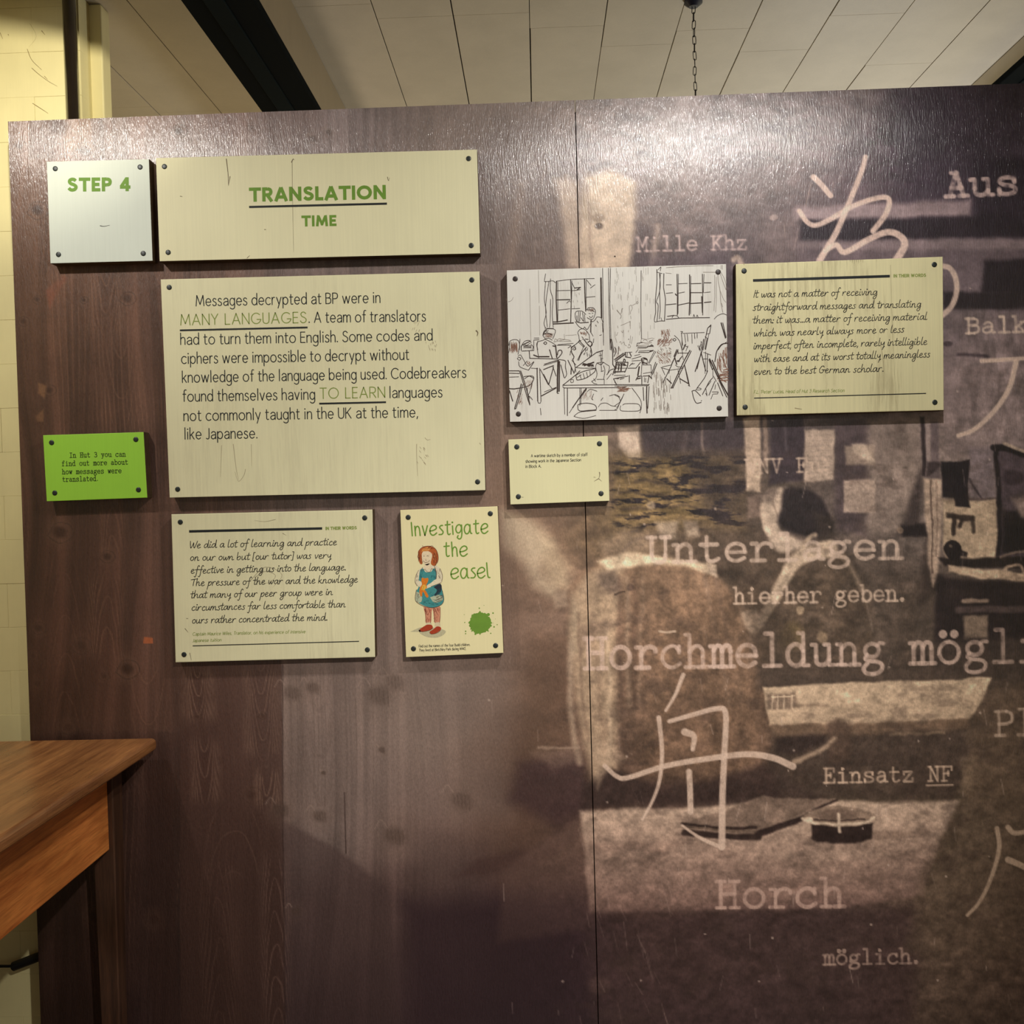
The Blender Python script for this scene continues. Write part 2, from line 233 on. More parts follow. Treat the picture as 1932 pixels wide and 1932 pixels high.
TYPE = {
'a': '~2,8.4 4,10 6.6,9.6 7.8,7.6 7.8,2|~7.8,5.8 4,5.6 1.4,4 1.4,1.4 3.4,0 6,.8 7.8,2.6|~7.8,2 8.2,.4 10,.3',
'b': '0,15.2 2,15.2 2,0|~2,7 4,9.6 6.8,9.8 9.2,7.6 9.4,3.4 7.4,.4 4.4,0 2,2.4', 'c': '~9,7.6 7,9.8 4,9.6 1.4,7 1.2,3 3.6,.4 6.6,0 9.4,1.8|9,9.8 9,6.8',
'd': '5.6,15.2 8,15.2 8,0 10.4,0|~8,7 6,9.6 3.4,9.8 .9,7.4 .8,3 3,.2 6,.2 8,2.4', 'e': '1,5 9.4,5|~9.4,5 8.6,8.4 5.4,10 2.2,8.6 .8,5 2,1.4 5.4,0 9,1.6',
'f': '~9,14 7.4,15.2 5,14.6 4,12.4 4,10|4,11 4,0|1,9.6 8,9.6|1,0 7.4,0',
'g': 'o4.6,6.6,3.3,3.1,0,360|~7,8.8 8.4,10 10,9.8|~2.2,4.4 1.4,2.6 3.4,1.6 7.6,1 9.4,-.8 8.4,-3.4 5,-4.6 1.6,-4 .6,-1.8 2.6,.8',
'h': '0,15.2 2,15.2 2,0|0,0 4.2,0'+_n, 'i': '2,9.8 5.2,9.8 5.2,0|1.2,0 9.2,0|d5,13.6', 'k': '0,15.2 2.2,15.2 2.2,0|0,0 4.4,0|8.2,9.6 2.4,4.4|4.4,6 8.6,0|6,9.6 10,9.6|6.4,0 10.6,0',
'l': '2,15.2 5.2,15.2 5.2,0|1.2,0 9.2,0', 'm': '-.2,9.6 1.4,9.6 1.4,0|-.2,0 3,0|~1.4,7.6 3,9.8 4.8,9.4 5.4,7|5.4,7 5.4,0|4,0 6.8,0|~5.4,7.6 7,9.8 8.8,9.4 9.4,7|9.4,7 9.4,0|8,0 11,0',
'n': '0,9.6 2,9.6 2,0|0,0 4.2,0'+_n, 'o': 'o5.2,5,4.4,5,0,360', 'p': '0,9.6 2,9.6 2,-4.6|0,-4.6 4.6,-4.6|~2,7 4,9.6 6.8,9.8 9.2,7.6 9.4,3.4 7.4,.4 4.4,0 2,2.4',
'r': '.6,9.6 3,9.6 3,0|.4,0 6.6,0|~3,6 4.6,8.8 7,9.9 9.4,9 9.8,7.6', 's': '~8.6,8 7.6,9.6 4.8,10 2.2,9 2,7 4,5.6 7.2,4.8 9,3.2 8.4,1 5.6,0 2.6,.4 1.4,2.2|8.7,9.8 8.7,7|1.4,0 1.4,3',
't': '3.6,14 3.6,3|~3.6,3 4.2,.6 6.4,0 9,1.4|.8,9.6 8.4,9.6', 'u': '0,9.6 2,9.6 2,4|~2,4 2.4,1 4.6,0 6.6,.6 8.2,2.6|6,9.6 8.2,9.6 8.2,0 10.6,0',
'w': '0,9.6 3.4,9.6|6.8,9.6 10.4,9.6|1.4,9.6 3.2,0 5.2,7.6 7.2,0 9,9.6', 'y': '0,9.6 4,9.6|6.4,9.6 10.4,9.6|1.8,9.6 5.4,0|~8.6,9.6 5.4,0 3.8,-4 1.4,-4.6',
'z': '1.4,7 1.4,9.6 8.8,9.6 1.2,0 9.2,0 9.2,2.8', '\u00f6': 'o5.2,5,4.4,5,0,360|D2.6,13.6|D7.6,13.6',
'A': '0,0 4,0|6.4,0 10.6,0|2,0 5.4,14.2 8.6,0|3,14.2 5.8,14.2|3,5 7.6,5', 'B': '0,0 6.4,0|0,14.2 6,14.2|2,0 2,14.2|~6,14.2 8.6,12.6 8.6,9 6,7.6|2,7.6 6.2,7.6|~6.2,7.6 9.4,6 9.4,1.8 6.4,0',
'E': '0,0 9.4,0 9.4,3.6|0,14.2 9,14.2 9,10.8|2,0 2,14.2|2,7.4 6,7.4|6,5.4 6,9.4', 'F': '0,0 5,0|0,14.2 9.4,14.2 9.4,10.6|2,0 2,14.2|2,7.4 6.2,7.4|6.2,5.4 6.2,9.4',
'H': '0,0 4,0|6.2,0 10.4,0|0,14.2 4,14.2|6.2,14.2 10.4,14.2|2,0 2,14.2|8.4,0 8.4,14.2|2,7.4 8.4,7.4', 'I': '1.4,0 8.8,0|1.4,14.2 8.8,14.2|5.2,0 5.2,14.2',
'K': '0,0 4,0|0,14.2 4,14.2|2,0 2,14.2|9,14.2 2.2,5.6|4.4,8.2 9,0|6.6,14.2 10.4,14.2|6.8,0 10.6,0', 'M': '-.4,0 3,0|7.6,0 11,0|0,14.2 1.4,14.2 5.3,4.6 9.2,14.2 10.6,14.2|1.4,14.2 1.4,0|9.2,14.2 9.2,0',
'N': '0,0 3.6,0|0,14.2 2,14.2 8.4,0 8.4,14.2|2,14.2 2,0|6.6,14.2 10.2,14.2', 'P': '0,0 5,0|0,14.2 6.4,14.2|2,0 2,14.2|~6.4,14.2 9.4,12.6 9.4,8.4 6.4,6.8|2,6.8 6.4,6.8',
'U': '0,14.2 4,14.2|6.4,14.2 10.4,14.2|2,14.2 2,4|~2,4 2.8,.8 5.2,0 7.6,.8 8.4,4|8.4,4 8.4,14.2', 'V': '0,14.2 4,14.2|6.4,14.2 10.4,14.2|2,14.2 5.2,0 8.4,14.2',
'W': '0,14.2 3,14.2|7.6,14.2 10.8,14.2|1,14.2 3,0 5.3,11 7.6,0 9.4,14.2', '3': '~1,12.6 4,14.4 7.4,13.4 8,10.6 6.4,8.4 4,7.8|~4,7.8 8,6.8 9,3.8 7,.6 3.4,0 .8,1.8', '.': 'D3,1.2', ',': '4,1 2,-3'}
TYPE = {k: (12, v) for k, v in TYPE.items()}

def spline(pts, n=5):
    P = [np.array(p, float) for p in pts]
    if len(P) < 3: return P
    P = [2*P[0]-P[1]]+P+[2*P[-1]-P[-2]]; out = []
    for i in range(1, len(P)-2):
        a, b, c, d = P[i-1:i+3]
        for k in range(n):
            t = k/n
            out.append(.5*((2*b)+(c-a)*t+(2*a-5*b+4*c-d)*t*t+(3*b-a-3*c+d)*t**3))
    out.append(P[-2]); return out
def pts_of(s): return [tuple(float(v) for v in t.split(',')) for t in s.split()]
_gc = {}
def glyph(font, ch, n):
    key = (id(font), ch, n)
    if key not in _gc:
        w, src = font[ch]; out = []
        for s in src.split('|'):
            if s[0] == 'o':
                cx, cy, rx, ry, a0, a1 = [float(v) for v in s[1:].split(',')]; m = max(6, int(n*4*(a1-a0)/360))
                out.append([(cx+rx*math.cos(math.radians(a0+(a1-a0)*k/m)), cy+ry*math.sin(math.radians(a0+(a1-a0)*k/m))) for k in range(m+1)])
            elif s[0] in 'dD': x, y = [float(v) for v in s[1:].split(',')]; out.append([s[0], (x, y)])
            elif s[0] == '~': out.append([tuple(p) for p in spline(pts_of(s[1:]), n)])
            else: out.append(pts_of(s))
        _gc[key] = (w, out)
    return _gc[key]
def layout(font, text, gap=2.4, space=5.5, n=4):
    x = 0; res = []; mono = font is TYPE
    for ch in text:
        if ch == ' ': x += 12 if mono else space+gap*.4; continue
        w, st = glyph(font, ch, n)
        for s in st:
            res.append([s[0], (s[1][0]+x, s[1][1])] if isinstance(s[0], str) else [(p[0]+x, p[1]) for p in s])
        x += w if mono else w+gap
    return res, (x-2 if mono else x-gap)
def text_strokes(font, text, x0, y0, x1, y1, xh, gap=2.4, space=5.5, slant=0.0, n=4, wobble=0, seed=0):
    """strokes in pixels: the line of text is fitted from (x0,y0) to (x1,y1)"""
    st, W = layout(font, text, gap, space, n); rnd = random.Random(seed)
    L = math.hypot(x1-x0, y1-y0); ux, uy = (x1-x0)/L, (y1-y0)/L; sx = L/W; sy = xh/10; out = []
    for s in st:
        d = s[0] if isinstance(s[0], str) else None
        ps = s[1:] if d else s; wx, wy = rnd.uniform(-wobble, wobble), rnd.uniform(-wobble, wobble); q = []
        for (a, b) in ps:
            X, Y = a*sx+slant*b*sy+wx, b*sy+wy
            q.append((x0+X*ux+Y*uy, y0+X*uy-Y*ux))
        out.append((d, q))
    return out

class Ink:
    """collects flat strokes and fills, in pixels, laid on a vertical plane"""
    def __init__(s, Y): s.v = []; s.f = []; s.Y = Y; s.i = 0
    def vert(s, x, y, lift=0): s.v.append(at(x, y, s.Y-lift)); return len(s.v)-1
    def dot(s, x, y, r, n=8):
        s.i += 1; l = (s.i % 9)*1.6e-5+8e-6; i = [s.vert(x+r*math.cos(2*math.pi*k/n), y-r*math.sin(2*math.pi*k/n), l) for k in range(n)]; s.f.append(i)
    def stroke(s, pts, w, cap='round', w1=None, lift=0):
        P = [np.array(p, float) for p in pts]
        P = [P[0]]+[b for a, b in zip(P, P[1:]) if np.linalg.norm(b-a) > 1e-4]
        if len(P) < 2: s.dot(P[0][0], P[0][1], w/2); return
        closed = np.linalg.norm(P[0]-P[-1]) < 1e-3; n = len(P); D = [(b-a)/np.linalg.norm(b-a) for a, b in zip(P, P[1:])]
        if lift == 0: s.i += 1; lift = (s.i % 9)*1.6e-5
        ws = [w if w1 is None else w+(w1-w)*i/(n-1) for i in range(n)]
        # break at sharp corners of round-capped strokes
        if cap == 'round':
            for i in range(1, n-1):
                if D[i-1]@D[i] < .35:
                    s.stroke(pts_sub(P, 0, i), ws[0], cap, ws[i], lift); s.stroke(pts_sub(P, i, n-1), ws[i], cap, ws[-1], lift); return
        else:
            for i in range(1, n-1):
                if D[i-1]@D[i] < -.3:
                    e = D[i-1]*ws[i]*.42; g = D[i]*ws[i]*.42
                    s.stroke([tuple(p) for p in P[:i]]+[tuple(P[i]+e)], ws[0], cap, ws[i]); s.stroke([tuple(P[i]-g)]+[tuple(p) for p in P[i+1:]], ws[i], cap, ws[-1]); return
        L = []; R = []
        for i in range(n):
            if closed: d0, d1 = D[(i-1) % (n-1)], D[i % (n-1)]
            else: d0, d1 = D[max(i-1, 0)], D[min(i, n-2)]
            t = d0+d1; t = t/max(np.linalg.norm(t), 1e-6); c = max(t@d1, .38); m = np.array([-t[1], t[0]])*ws[i]/2/c
            L.append(s.vert(*(P[i]+m), lift)); R.append(s.vert(*(P[i]-m), lift))
        for i in range(n-1): s.f.append([R[i], R[i+1], L[i+1], L[i]])
        if cap == 'round' and not closed and w > .9:
            for e, d in ((0, -D[0]), (n-1, D[-1])):
                nn = np.array([-d[1], d[0]]); r = ws[e]/2
                ids = [s.vert(*(P[e]+nn*r*math.cos(a)+d*r*math.sin(a)), lift) for a in (0, .79, 1.57, 2.36, 3.14)]
                s.f.append(ids)
    def strokes(s, st, w, cap='round', dot=None):
        for d, q in st:
            if d: s.dot(q[0][0], q[0][1], dot or w*.75)
            else: s.stroke(q, w, cap)
    def fill(s, pts, lift=0, smooth=False):
        if smooth: pts = [tuple(p) for p in spline(list(pts)+[pts[0]], 5)][:-1]
        b = len(s.v)
        for p in pts: s.vert(p[0], p[1], lift)
        for t in tessellate_polygon([[Vector((p[0], p[1], 0)) for p in pts]]): s.f.append([b+k for k in t])
    def build(s, name, mat, parent):
        return mesh_obj(name, s.v, s.f, mat, parent)
def pts_sub(P, a, b): return [tuple(p) for p in P[a:b+1]]

BOLD = dict(SANS)
BOLD.update({'S': (9, '~8.8,12.4 6.6,14.3 3.6,14.5 1.2,13 1,10.6 2.8,8.6 6.2,7.2 8.8,5.2 8.9,2.6 7,.6 4,0 1.6,.8 -.2,2.8'), 'T': (9.6, '-2.6,14.5 12.2,14.5|4.8,14.5 4.8,-2.2'),
'E': (6.6, '8.8,14.5 0,14.5 0,0 9,0|0,7.3 7.8,7.3'), 'P': (8.6, '4.4,14.5 0,14.5 0,-2.2|~4.4,14.5 7.6,13.5 8.6,10.6 7.5,7.6 4.4,6.6|4.4,6.6 0,6.6'),
'R': (9, '4.4,14.5 0,14.5 0,-2.2|~4.4,14.5 7.6,13.5 8.6,10.6 7.5,7.6 4.4,6.6|4.4,6.6 0,6.6|4,6.6 9.6,-2.2'), 'A': (12, '-.6,-2.2 6,16.2|12.6,-2.2 6,16.2|2.4,3.4 9.6,3.4'),
'N': (11, '0,-2.2 0,16.7|11,-2.2 11,16.7|0,15.4 11,-.9'), 'L': (5.4, '0,16.7 0,0 7.8,0'), 'I': (0, '0,16.7 0,-2.2'), 'M': (15, '0,-2.2 1.8,16.7|15,-2.2 13.2,16.7|2,15.4 7.5,1.4 13,15.4'),
'4': (9.6, '7.8,16.7 7.8,-2.2|7.4,15.2 0,3.6|-1.4,3.4 12,3.4'), 'H': (10, '0,-2.2 0,16.7|10,-2.2 10,16.7|0,7.3 10,7.3'), 'W': (17.2, '0,16.7 4.6,-1.6|4.2,-1.6 8.6,15.4|8.6,15.4 13,-1.6|12.6,-1.6 17.2,16.7')})
# ------------------------------------------------------------------ the printed plywood: its picture is painted into a colour attribute
def vnoise(x, y, seed):
    xi = np.floor(x).astype(np.int64); yi = np.floor(y).astype(np.int64); fx = x-xi; fy = y-yi
    fx = fx*fx*(3-2*fx); fy = fy*fy*(3-2*fy)
    T = np.random.RandomState(seed).rand(256, 256)
    g = lambda a, b: T[a & 255, b & 255]
    return (g(xi, yi)*(1-fx)+g(xi+1, yi)*fx)*(1-fy)+(g(xi, yi+1)*(1-fx)+g(xi+1, yi+1)*fx)*fy
def fbm(x, y, sx, sy, seed, o=4, gain=.55):
    t = 0; a = 1; n = 0
    for k in range(o): t = t+a*vnoise(x/sx*2**k+k*17.3, y/sy*2**k+k*5.1, seed+k); n += a; a *= gain
    return t/n                                  # 0..1, mean .5

CX = np.arange(0, 2201, 200); CY = np.arange(150, 2151, 200)
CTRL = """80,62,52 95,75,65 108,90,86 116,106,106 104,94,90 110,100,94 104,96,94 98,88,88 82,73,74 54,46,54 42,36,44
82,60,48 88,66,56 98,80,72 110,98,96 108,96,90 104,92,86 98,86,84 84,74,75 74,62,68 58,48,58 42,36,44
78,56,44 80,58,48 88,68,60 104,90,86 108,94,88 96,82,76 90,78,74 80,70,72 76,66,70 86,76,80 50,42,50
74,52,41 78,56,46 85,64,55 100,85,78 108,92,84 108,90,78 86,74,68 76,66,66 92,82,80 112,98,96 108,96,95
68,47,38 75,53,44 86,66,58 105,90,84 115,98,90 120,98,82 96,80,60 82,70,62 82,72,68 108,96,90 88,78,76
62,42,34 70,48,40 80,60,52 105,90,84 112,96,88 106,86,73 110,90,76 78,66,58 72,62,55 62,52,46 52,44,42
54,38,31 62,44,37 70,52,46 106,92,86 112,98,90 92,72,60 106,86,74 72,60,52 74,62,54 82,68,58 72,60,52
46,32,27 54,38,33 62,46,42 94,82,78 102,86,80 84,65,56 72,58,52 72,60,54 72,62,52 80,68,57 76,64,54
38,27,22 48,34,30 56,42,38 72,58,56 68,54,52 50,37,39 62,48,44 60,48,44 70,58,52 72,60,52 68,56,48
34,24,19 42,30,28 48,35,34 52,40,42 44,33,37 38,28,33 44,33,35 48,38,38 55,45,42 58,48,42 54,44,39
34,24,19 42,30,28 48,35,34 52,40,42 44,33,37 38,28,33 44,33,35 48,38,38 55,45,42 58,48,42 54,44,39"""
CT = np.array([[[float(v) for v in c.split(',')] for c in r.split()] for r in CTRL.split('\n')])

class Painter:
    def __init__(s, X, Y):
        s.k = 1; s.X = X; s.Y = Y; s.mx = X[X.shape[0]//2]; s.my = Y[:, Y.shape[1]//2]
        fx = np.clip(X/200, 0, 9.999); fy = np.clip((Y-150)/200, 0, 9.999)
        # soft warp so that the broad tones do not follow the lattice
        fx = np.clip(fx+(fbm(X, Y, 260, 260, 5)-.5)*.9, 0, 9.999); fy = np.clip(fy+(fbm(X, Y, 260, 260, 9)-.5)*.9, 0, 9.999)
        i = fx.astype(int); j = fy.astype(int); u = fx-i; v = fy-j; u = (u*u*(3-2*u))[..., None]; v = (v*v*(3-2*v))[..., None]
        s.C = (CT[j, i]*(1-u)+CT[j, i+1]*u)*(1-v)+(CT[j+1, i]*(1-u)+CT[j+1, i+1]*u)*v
    def win(s, x0, y0, x1, y1, m):
        m += 62
        a = np.searchsorted(s.my, y0-m); b = np.searchsorted(s.my, y1+m); c = np.searchsorted(s.mx, x0-m); d = np.searchsorted(s.mx, x1+m)
        return (slice(a, b), slice(c, d)) if b > a and d > c else None
    def comp(s, sl, a, c):
        s.C[sl] += (np.array(c, float)-s.C[sl])*a[..., None]
    def seg(s, x, y, a, b):
        d = (b[0]-a[0], b[1]-a[1]); L = d[0]**2+d[1]**2 or 1e-9
        t = np.clip(((x-a[0])*d[0]+(y-a[1])*d[1])/L, 0, 1); return np.hypot(x-a[0]-t*d[0], y-a[1]-t*d[1]), t
    def line(s, pts, w, c, al=1, soft=2.0, w1=None, smooth=True, blot=0, seed=0):
        pts = spline(pts, 5) if smooth and len(pts) > 2 else [np.array(p, float) for p in pts]
        xs = [p[0] for p in pts]; ys = [p[1] for p in pts]; W = max(w, w1 or 0)
        sl = s.win(min(xs), min(ys), max(xs), max(ys), W+soft)
        if sl is None: return
        x, y = s.X[sl], s.Y[sl]; A = np.zeros_like(x); n = len(pts)-1
        for k in range(n):
            d, t = s.seg(x, y, pts[k], pts[k+1]); r = (w if w1 is None else w+(w1-w)*(k+t)/n)/2
            A = np.maximum(A, np.clip((r-d)/soft+.5, 0, 1))
        if blot: A = A*np.clip(1+blot*(fbm(x, y, 9, 9, 31+seed, 2)-.55)*3, 0, 1)
        s.comp(sl, A*al, c)
    def poly(s, pts, c, al=1, soft=3, tex=0, smooth=False, c2=None, axis=None):
        if smooth: pts = [tuple(p) for p in spline(list(pts)+[pts[0]], 5)]
        xs = [p[0] for p in pts]; ys = [p[1] for p in pts]
        sl = s.win(min(xs), min(ys), max(xs), max(ys), soft*2)
        if sl is None: return
        x, y = s.X[sl], s.Y[sl]; D = np.full(x.shape, 1e9); ins = np.zeros(x.shape, bool)
        for a, b in zip(pts, list(pts[1:])+[pts[0]]):
            d, _ = s.seg(x, y, a, b); D = np.minimum(D, d)
            if a[1] != b[1]:
                ins ^= ((y < a[1]) != (y < b[1])) & (x < a[0]+(y-a[1])/(b[1]-a[1])*(b[0]-a[0]))
        D = np.where(ins, D, -D); t = np.clip(D/(soft*s.k)+.5, 0, 1); A = t*t*(3-2*t)*al
        if tex: A = A*np.clip(1+tex*(fbm(x, y, 22, 22, 77, 3)-.5)*3, 0, 1)
        if c2 is not None:                      # graded print tone from the top to the bottom of the shape
            g = np.clip((y-min(ys))/(max(ys)-min(ys)), 0, 1)[..., None] if axis != 'x' else np.clip((x-min(xs))/(max(xs)-min(xs)), 0, 1)[..., None]
            cc = np.array(c, float)*(1-g)+np.array(c2, float)*g; s.C[sl] += (cc-s.C[sl])*A[..., None]
        else: s.comp(sl, A, c)
    def ell(s, cx, cy, rx, ry, c, al=1, soft=.3, rot=0):
        R = max(rx, ry); sl = s.win(cx-R, cy-R, cx+R, cy+R, R*soft)
        if sl is None: return
        x, y = s.X[sl]-cx, s.Y[sl]-cy; r = math.radians(rot); u = (x*math.cos(r)+y*math.sin(r))/rx; v = (-x*math.sin(r)+y*math.cos(r))/ry
        t = np.clip((1-np.hypot(u, v))/soft+.5, 0, 1); s.comp(sl, t*t*(3-2*t)*al, c)
    def mottle(s, x0, y0, x1, y1, sx, sy, amt, seed, soft=40, c=None):
        sl = s.win(x0, y0, x1, y1, soft)
        if sl is None: return
        x, y = s.X[sl], s.Y[sl]
        m = np.clip((x-x0)/soft, 0, 1)*np.clip((x1-x)/soft, 0, 1)*np.clip((y-y0)/soft, 0, 1)*np.clip((y1-y)/soft, 0, 1)
        n = fbm(x, y, sx, sy, seed, 4, .6)-.5
        if c is not None: s.comp(sl, np.clip(m*n*amt*4, 0, 1), c)
        else: s.C[sl] *= (1+m*n*amt)[..., None]

def paint(p):
    X, Y = p.X, p.Y; LT = (172, 152, 134); DK = (34, 27, 30); PAPER = (160, 142, 128)
    big = lambda r: (fbm(X, Y, 120, 120, 40, 4)-.5)*r
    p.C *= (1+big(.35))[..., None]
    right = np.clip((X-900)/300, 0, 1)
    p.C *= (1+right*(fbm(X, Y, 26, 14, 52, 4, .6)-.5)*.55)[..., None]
    # ---- left side: printed boards of brown pine, worn to a grey wash
    left = np.clip((980-X)/260, 0, 1)
    wx = X+(fbm(X, Y, 90, 500, 3, 2)-.5)*60
    gr = fbm(wx, Y, 9, 700, 61, 3, .7)-.5; gr2 = fbm(wx, Y, 34, 900, 71, 2)-.5
    brown = np.clip((560-X)/160, 0, 1)
    p.C *= (1+left*gr*.34+left*gr2*.42)[..., None]
    ln = np.clip(1-np.abs((wx/9.0) % 1-.5)*6, 0, 1)*np.clip((fbm(wx, Y, 60, 420, 81, 2)-.48)*6, 0, 1)*brown
    p.C += (np.array([34, 26, 20])*(.55*ln)[..., None])
    p.poly([(235, 190), (620, 190), (560, 310), (240, 300)], (112, 92, 88), .35, 60)
    # board-wide colour steps
    p.poly([(505, 1230), (960, 1230), (960, 1540), (505, 1540)], (118, 104, 98), .30, 60)
    p.poly([(340, 1240), (531, 1240), (536, 1940), (340, 1940)], (70, 50, 44), .75, 3, c2=(52, 37, 33))
    p.poly([(530, 1545), (640, 1605), (735, 1680), (760, 1940), (538, 1940)], (72, 58, 56), .6, 14, c2=(48, 37, 38))
    p.poly([(760, 1700), (1115, 1690), (1122, 1940), (780, 1940)], (38, 27, 33), .75, 70)
    p.poly([(900, 1620), (1010, 1600), (1095, 1530), (1095, 1580), (1000, 1640), (860, 1655)], (60, 44, 42), .55, 16)
    p.poly([(980, 1440), (1070, 1410), (1110, 1440), (1110, 1530), (1050, 1560), (960, 1510)], (52, 38, 40), .7, 40)
    p.poly([(860, 300), (1050, 200), (1090, 300), (1090, 480), (870, 480)], (92, 80, 76), .45, 60)
    # flame grain
    def flame(cx, y0, y1, sgn, a, sp, hw, al=.55, c=(122, 98, 84), w=1.9, seed=0):
        a *= 1.9; sp *= 1.25; sl = p.win(cx-hw, y0, cx+hw, y1, 10)
        if sl is None: return
        x, y = X[sl], Y[sl]; cxx = cx+(y-y0)*.022; dx = x-cxx+(fbm(x, y, 34, 120, 400+seed, 3)-.5)*12
        f = (y-sgn*-a*dx*dx+(fbm(x, y, 60, 90, 430+seed, 3)-.5)*20)/sp+seed*.37
        fr = np.abs(f-np.floor(f)-.5); d = fr*sp/np.sqrt(1+(2*a*dx)**2)
        m = np.clip((hw-np.abs(x-cxx))/(hw*.45), 0, 1)*np.clip((y-y0)/26, 0, 1)*np.clip((y1-y)/26, 0, 1)
        ln = np.clip((w*.5-d)/1.6+.5, 0, 1)*m*np.clip(.35+1.3*fbm(x, y, 30, 60, 460+seed, 2)-.1, 0, 1)
        p.comp(sl, np.clip(ln*al, 0, 1), c)
        sh = np.clip((w*.5-np.abs(d-3.2))/2+.5, 0, 1)*m; p.comp(sl, sh*al*.35, (50, 34, 30))
    flame(372, 1245, 1372, 1, .16, 30, 40, seed=1); flame(491, 1245, 1436, 1, .13, 34, 40, seed=2); flame(386, 1385, 1524, 1, .20, 40, 34, seed=3, al=.45); flame(504, 1440, 1535, 1, .22, 40, 30, seed=4)
    flame(516, 1600, 1950, -1, .16, 48, 34, al=.5, c=(104, 82, 74), seed=5); flame(410, 1620, 1950, -1, .13, 56, 44, al=.35, c=(96, 74, 64), seed=6); flame(440, 1520, 1660, -1, .02, 60, 60, al=.3, seed=7)
    flame(200, 1070, 1255, -1, .12, 44, 44, al=.42, c=(120, 90, 72), seed=8); flame(214, 940, 1060, -1, .18, 40, 34, al=.35, c=(120, 90, 72), seed=9); flame(196, 500, 640, 1, .14, 40, 44, al=.45, c=(122, 92, 74), seed=10)
    flame(120, 1040, 1380, -1, .06, 60, 40, al=.3, c=(112, 82, 66), seed=11); flame(225, 640, 815, 1, .08, 60, 40, al=.35, c=(118, 90, 72), seed=12); flame(300, 300, 560, 1, .1, 50, 50, al=.3, c=(120, 92, 76), seed=13); flame(600, 1255, 1560, 1, .09, 70, 55, al=.3, c=(84, 72, 66), seed=14)
    flame(90, 300, 560, -1, .12, 50, 44, al=.3, c=(112, 84, 66), seed=15); flame(420, 205, 300, 1, .1, 40, 70, al=.35, c=(132, 108, 96), seed=16); flame(280, 1245, 1400, 1, .05, 60, 44, al=.35, c=(112, 84, 68), seed=17)
    for (xa, xb, ya, yb, cc, al_) in ((52, 121, 190, 300, (60, 42, 34), .35), (120, 170, 190, 285, (112, 88, 66), .45), (300, 344, 950, 1400, (62, 44, 38), .30), (130, 160, 1380, 1950, (44, 30, 25), .3), (266, 300, 500, 1380, (92, 66, 56), .25), (270, 322, 1400, 1950, (48, 32, 28), .35)):
        p.poly([(xa, ya), (xb, ya), (xb+(yb-ya)*.03, yb), (xa+(yb-ya)*.03, yb)], cc, al_, 5)
    for x0 in (172, 181, 188, 205, 222, 236): p.line([(x0, 520), (x0+8, 700), (x0+14, 815)], 1.5, (112, 84, 68), .4, 1.5)
    for x0 in (545, 558, 566, 588, 596, 603, 610, 650, 668, 700): p.line([(x0, 1262), (x0+5, 1400), (x0+3, 1520)], 1.5, (84, 72, 66), .45, 1.6)
    p.line([(533, 1255), (534, 1600), (538, 1935)], 2.2, (42, 30, 28), .7, 1.5)
    p.line([(650, 1495), (653, 1610)], 2, (45, 34, 32), .8, 1.5)
    # knots
    for (x, y, r, a) in ((337, 247, 10, .8), (36, 276, 9, .6), (70, 396, 13, .85), (112, 238, 24, .5), (160, 285, 14, .6), (70, 565, 6, .7), (158, 566, 5, .8), (240, 563, 10, .7), (44, 606, 7, .7), (93, 736, 8, .7), (113, 1004, 15, .9),
                         (202, 1050, 9, .8), (72, 1185, 9, .7), (152, 1218, 12, .5), (240, 1262, 14, .95), (196, 1276, 6, .7), (70, 1290, 8, .5), (128, 1372, 10, .6), (62, 1238, 6, .5), (180, 1728, 15, .8), (290, 1735, 12, .5),
                         (550, 1308, 20, .45), (590, 1298, 15, .5), (715, 1312, 26, .5), (745, 1288, 22, .35), (603, 1540, 16, .5), (745, 1578, 24, .55), (870, 1512, 24, .4), (720, 1415, 8, .5), (495, 1350, 5, .6), (372, 1352, 5, .6), (475, 1500, 12, .4),
                         (530, 1528, 18, .6), (558, 1720, 12, .35), (610, 1458, 5, .5), (620, 250, 8, .3), (590, 262, 8, .3), (475, 240, 6, .4), (1205, 262, 12, .7), (1206, 290, 10, .6), (1262, 270, 20, .35), (1278, 300, 16, .4), (1245, 350, 14, .55), (1278, 352, 16, .5), (1495, 262, 6, .6)):
        p.ell(x, y, r*1.6, r*1.9, (100, 76, 62) if x < 500 else (104, 88, 78), a*.3, .9); p.ell(x, y, r*.8, r*.7, (44, 29, 24) if x < 500 else (66, 54, 48), a*.8, 1.1, 20)
        if x > 500:
            for q in range(5): p.line([(x-r*.6+q*r*.3, y-r*.5), (x-r*.5+q*r*.3, y+r*(.2+.14*q))], 1.6, (60, 48, 42), .35, 1.6)
            p.line([(x-r*1.6, y-r*.6), (x-r*1.1, y-r*1.3), (x-r*.6, y-r*.7)], 1.6, (140, 122, 112), .5, 1.6); continue
        p.line([(x-r*1.5, y+r*.4), (x-r*.5, y-r*1.1), (x+r*1.2, y-r*.9), (x+r*1.6, y+r*.5), (x, y+r*1.4), (x-r*1.5, y+r*.5)], 1.5, (50, 36, 30), a*.8, 1.6)
    p.poly([(272, 1202), (288, 1203), (289, 1214), (270, 1214)], (150, 84, 52), .9, 2)
    p.poly([(86, 548), (118, 520), (128, 524), (104, 560), (94, 582)], (110, 66, 50), .6, 8, .5)
    p.poly([(72, 722), (88, 728), (84, 752), (72, 742)], (112, 82, 58), .7, 5); p.poly([(68, 785), (82, 772), (82, 795), (70, 795)], (112, 82, 58), .6, 5)
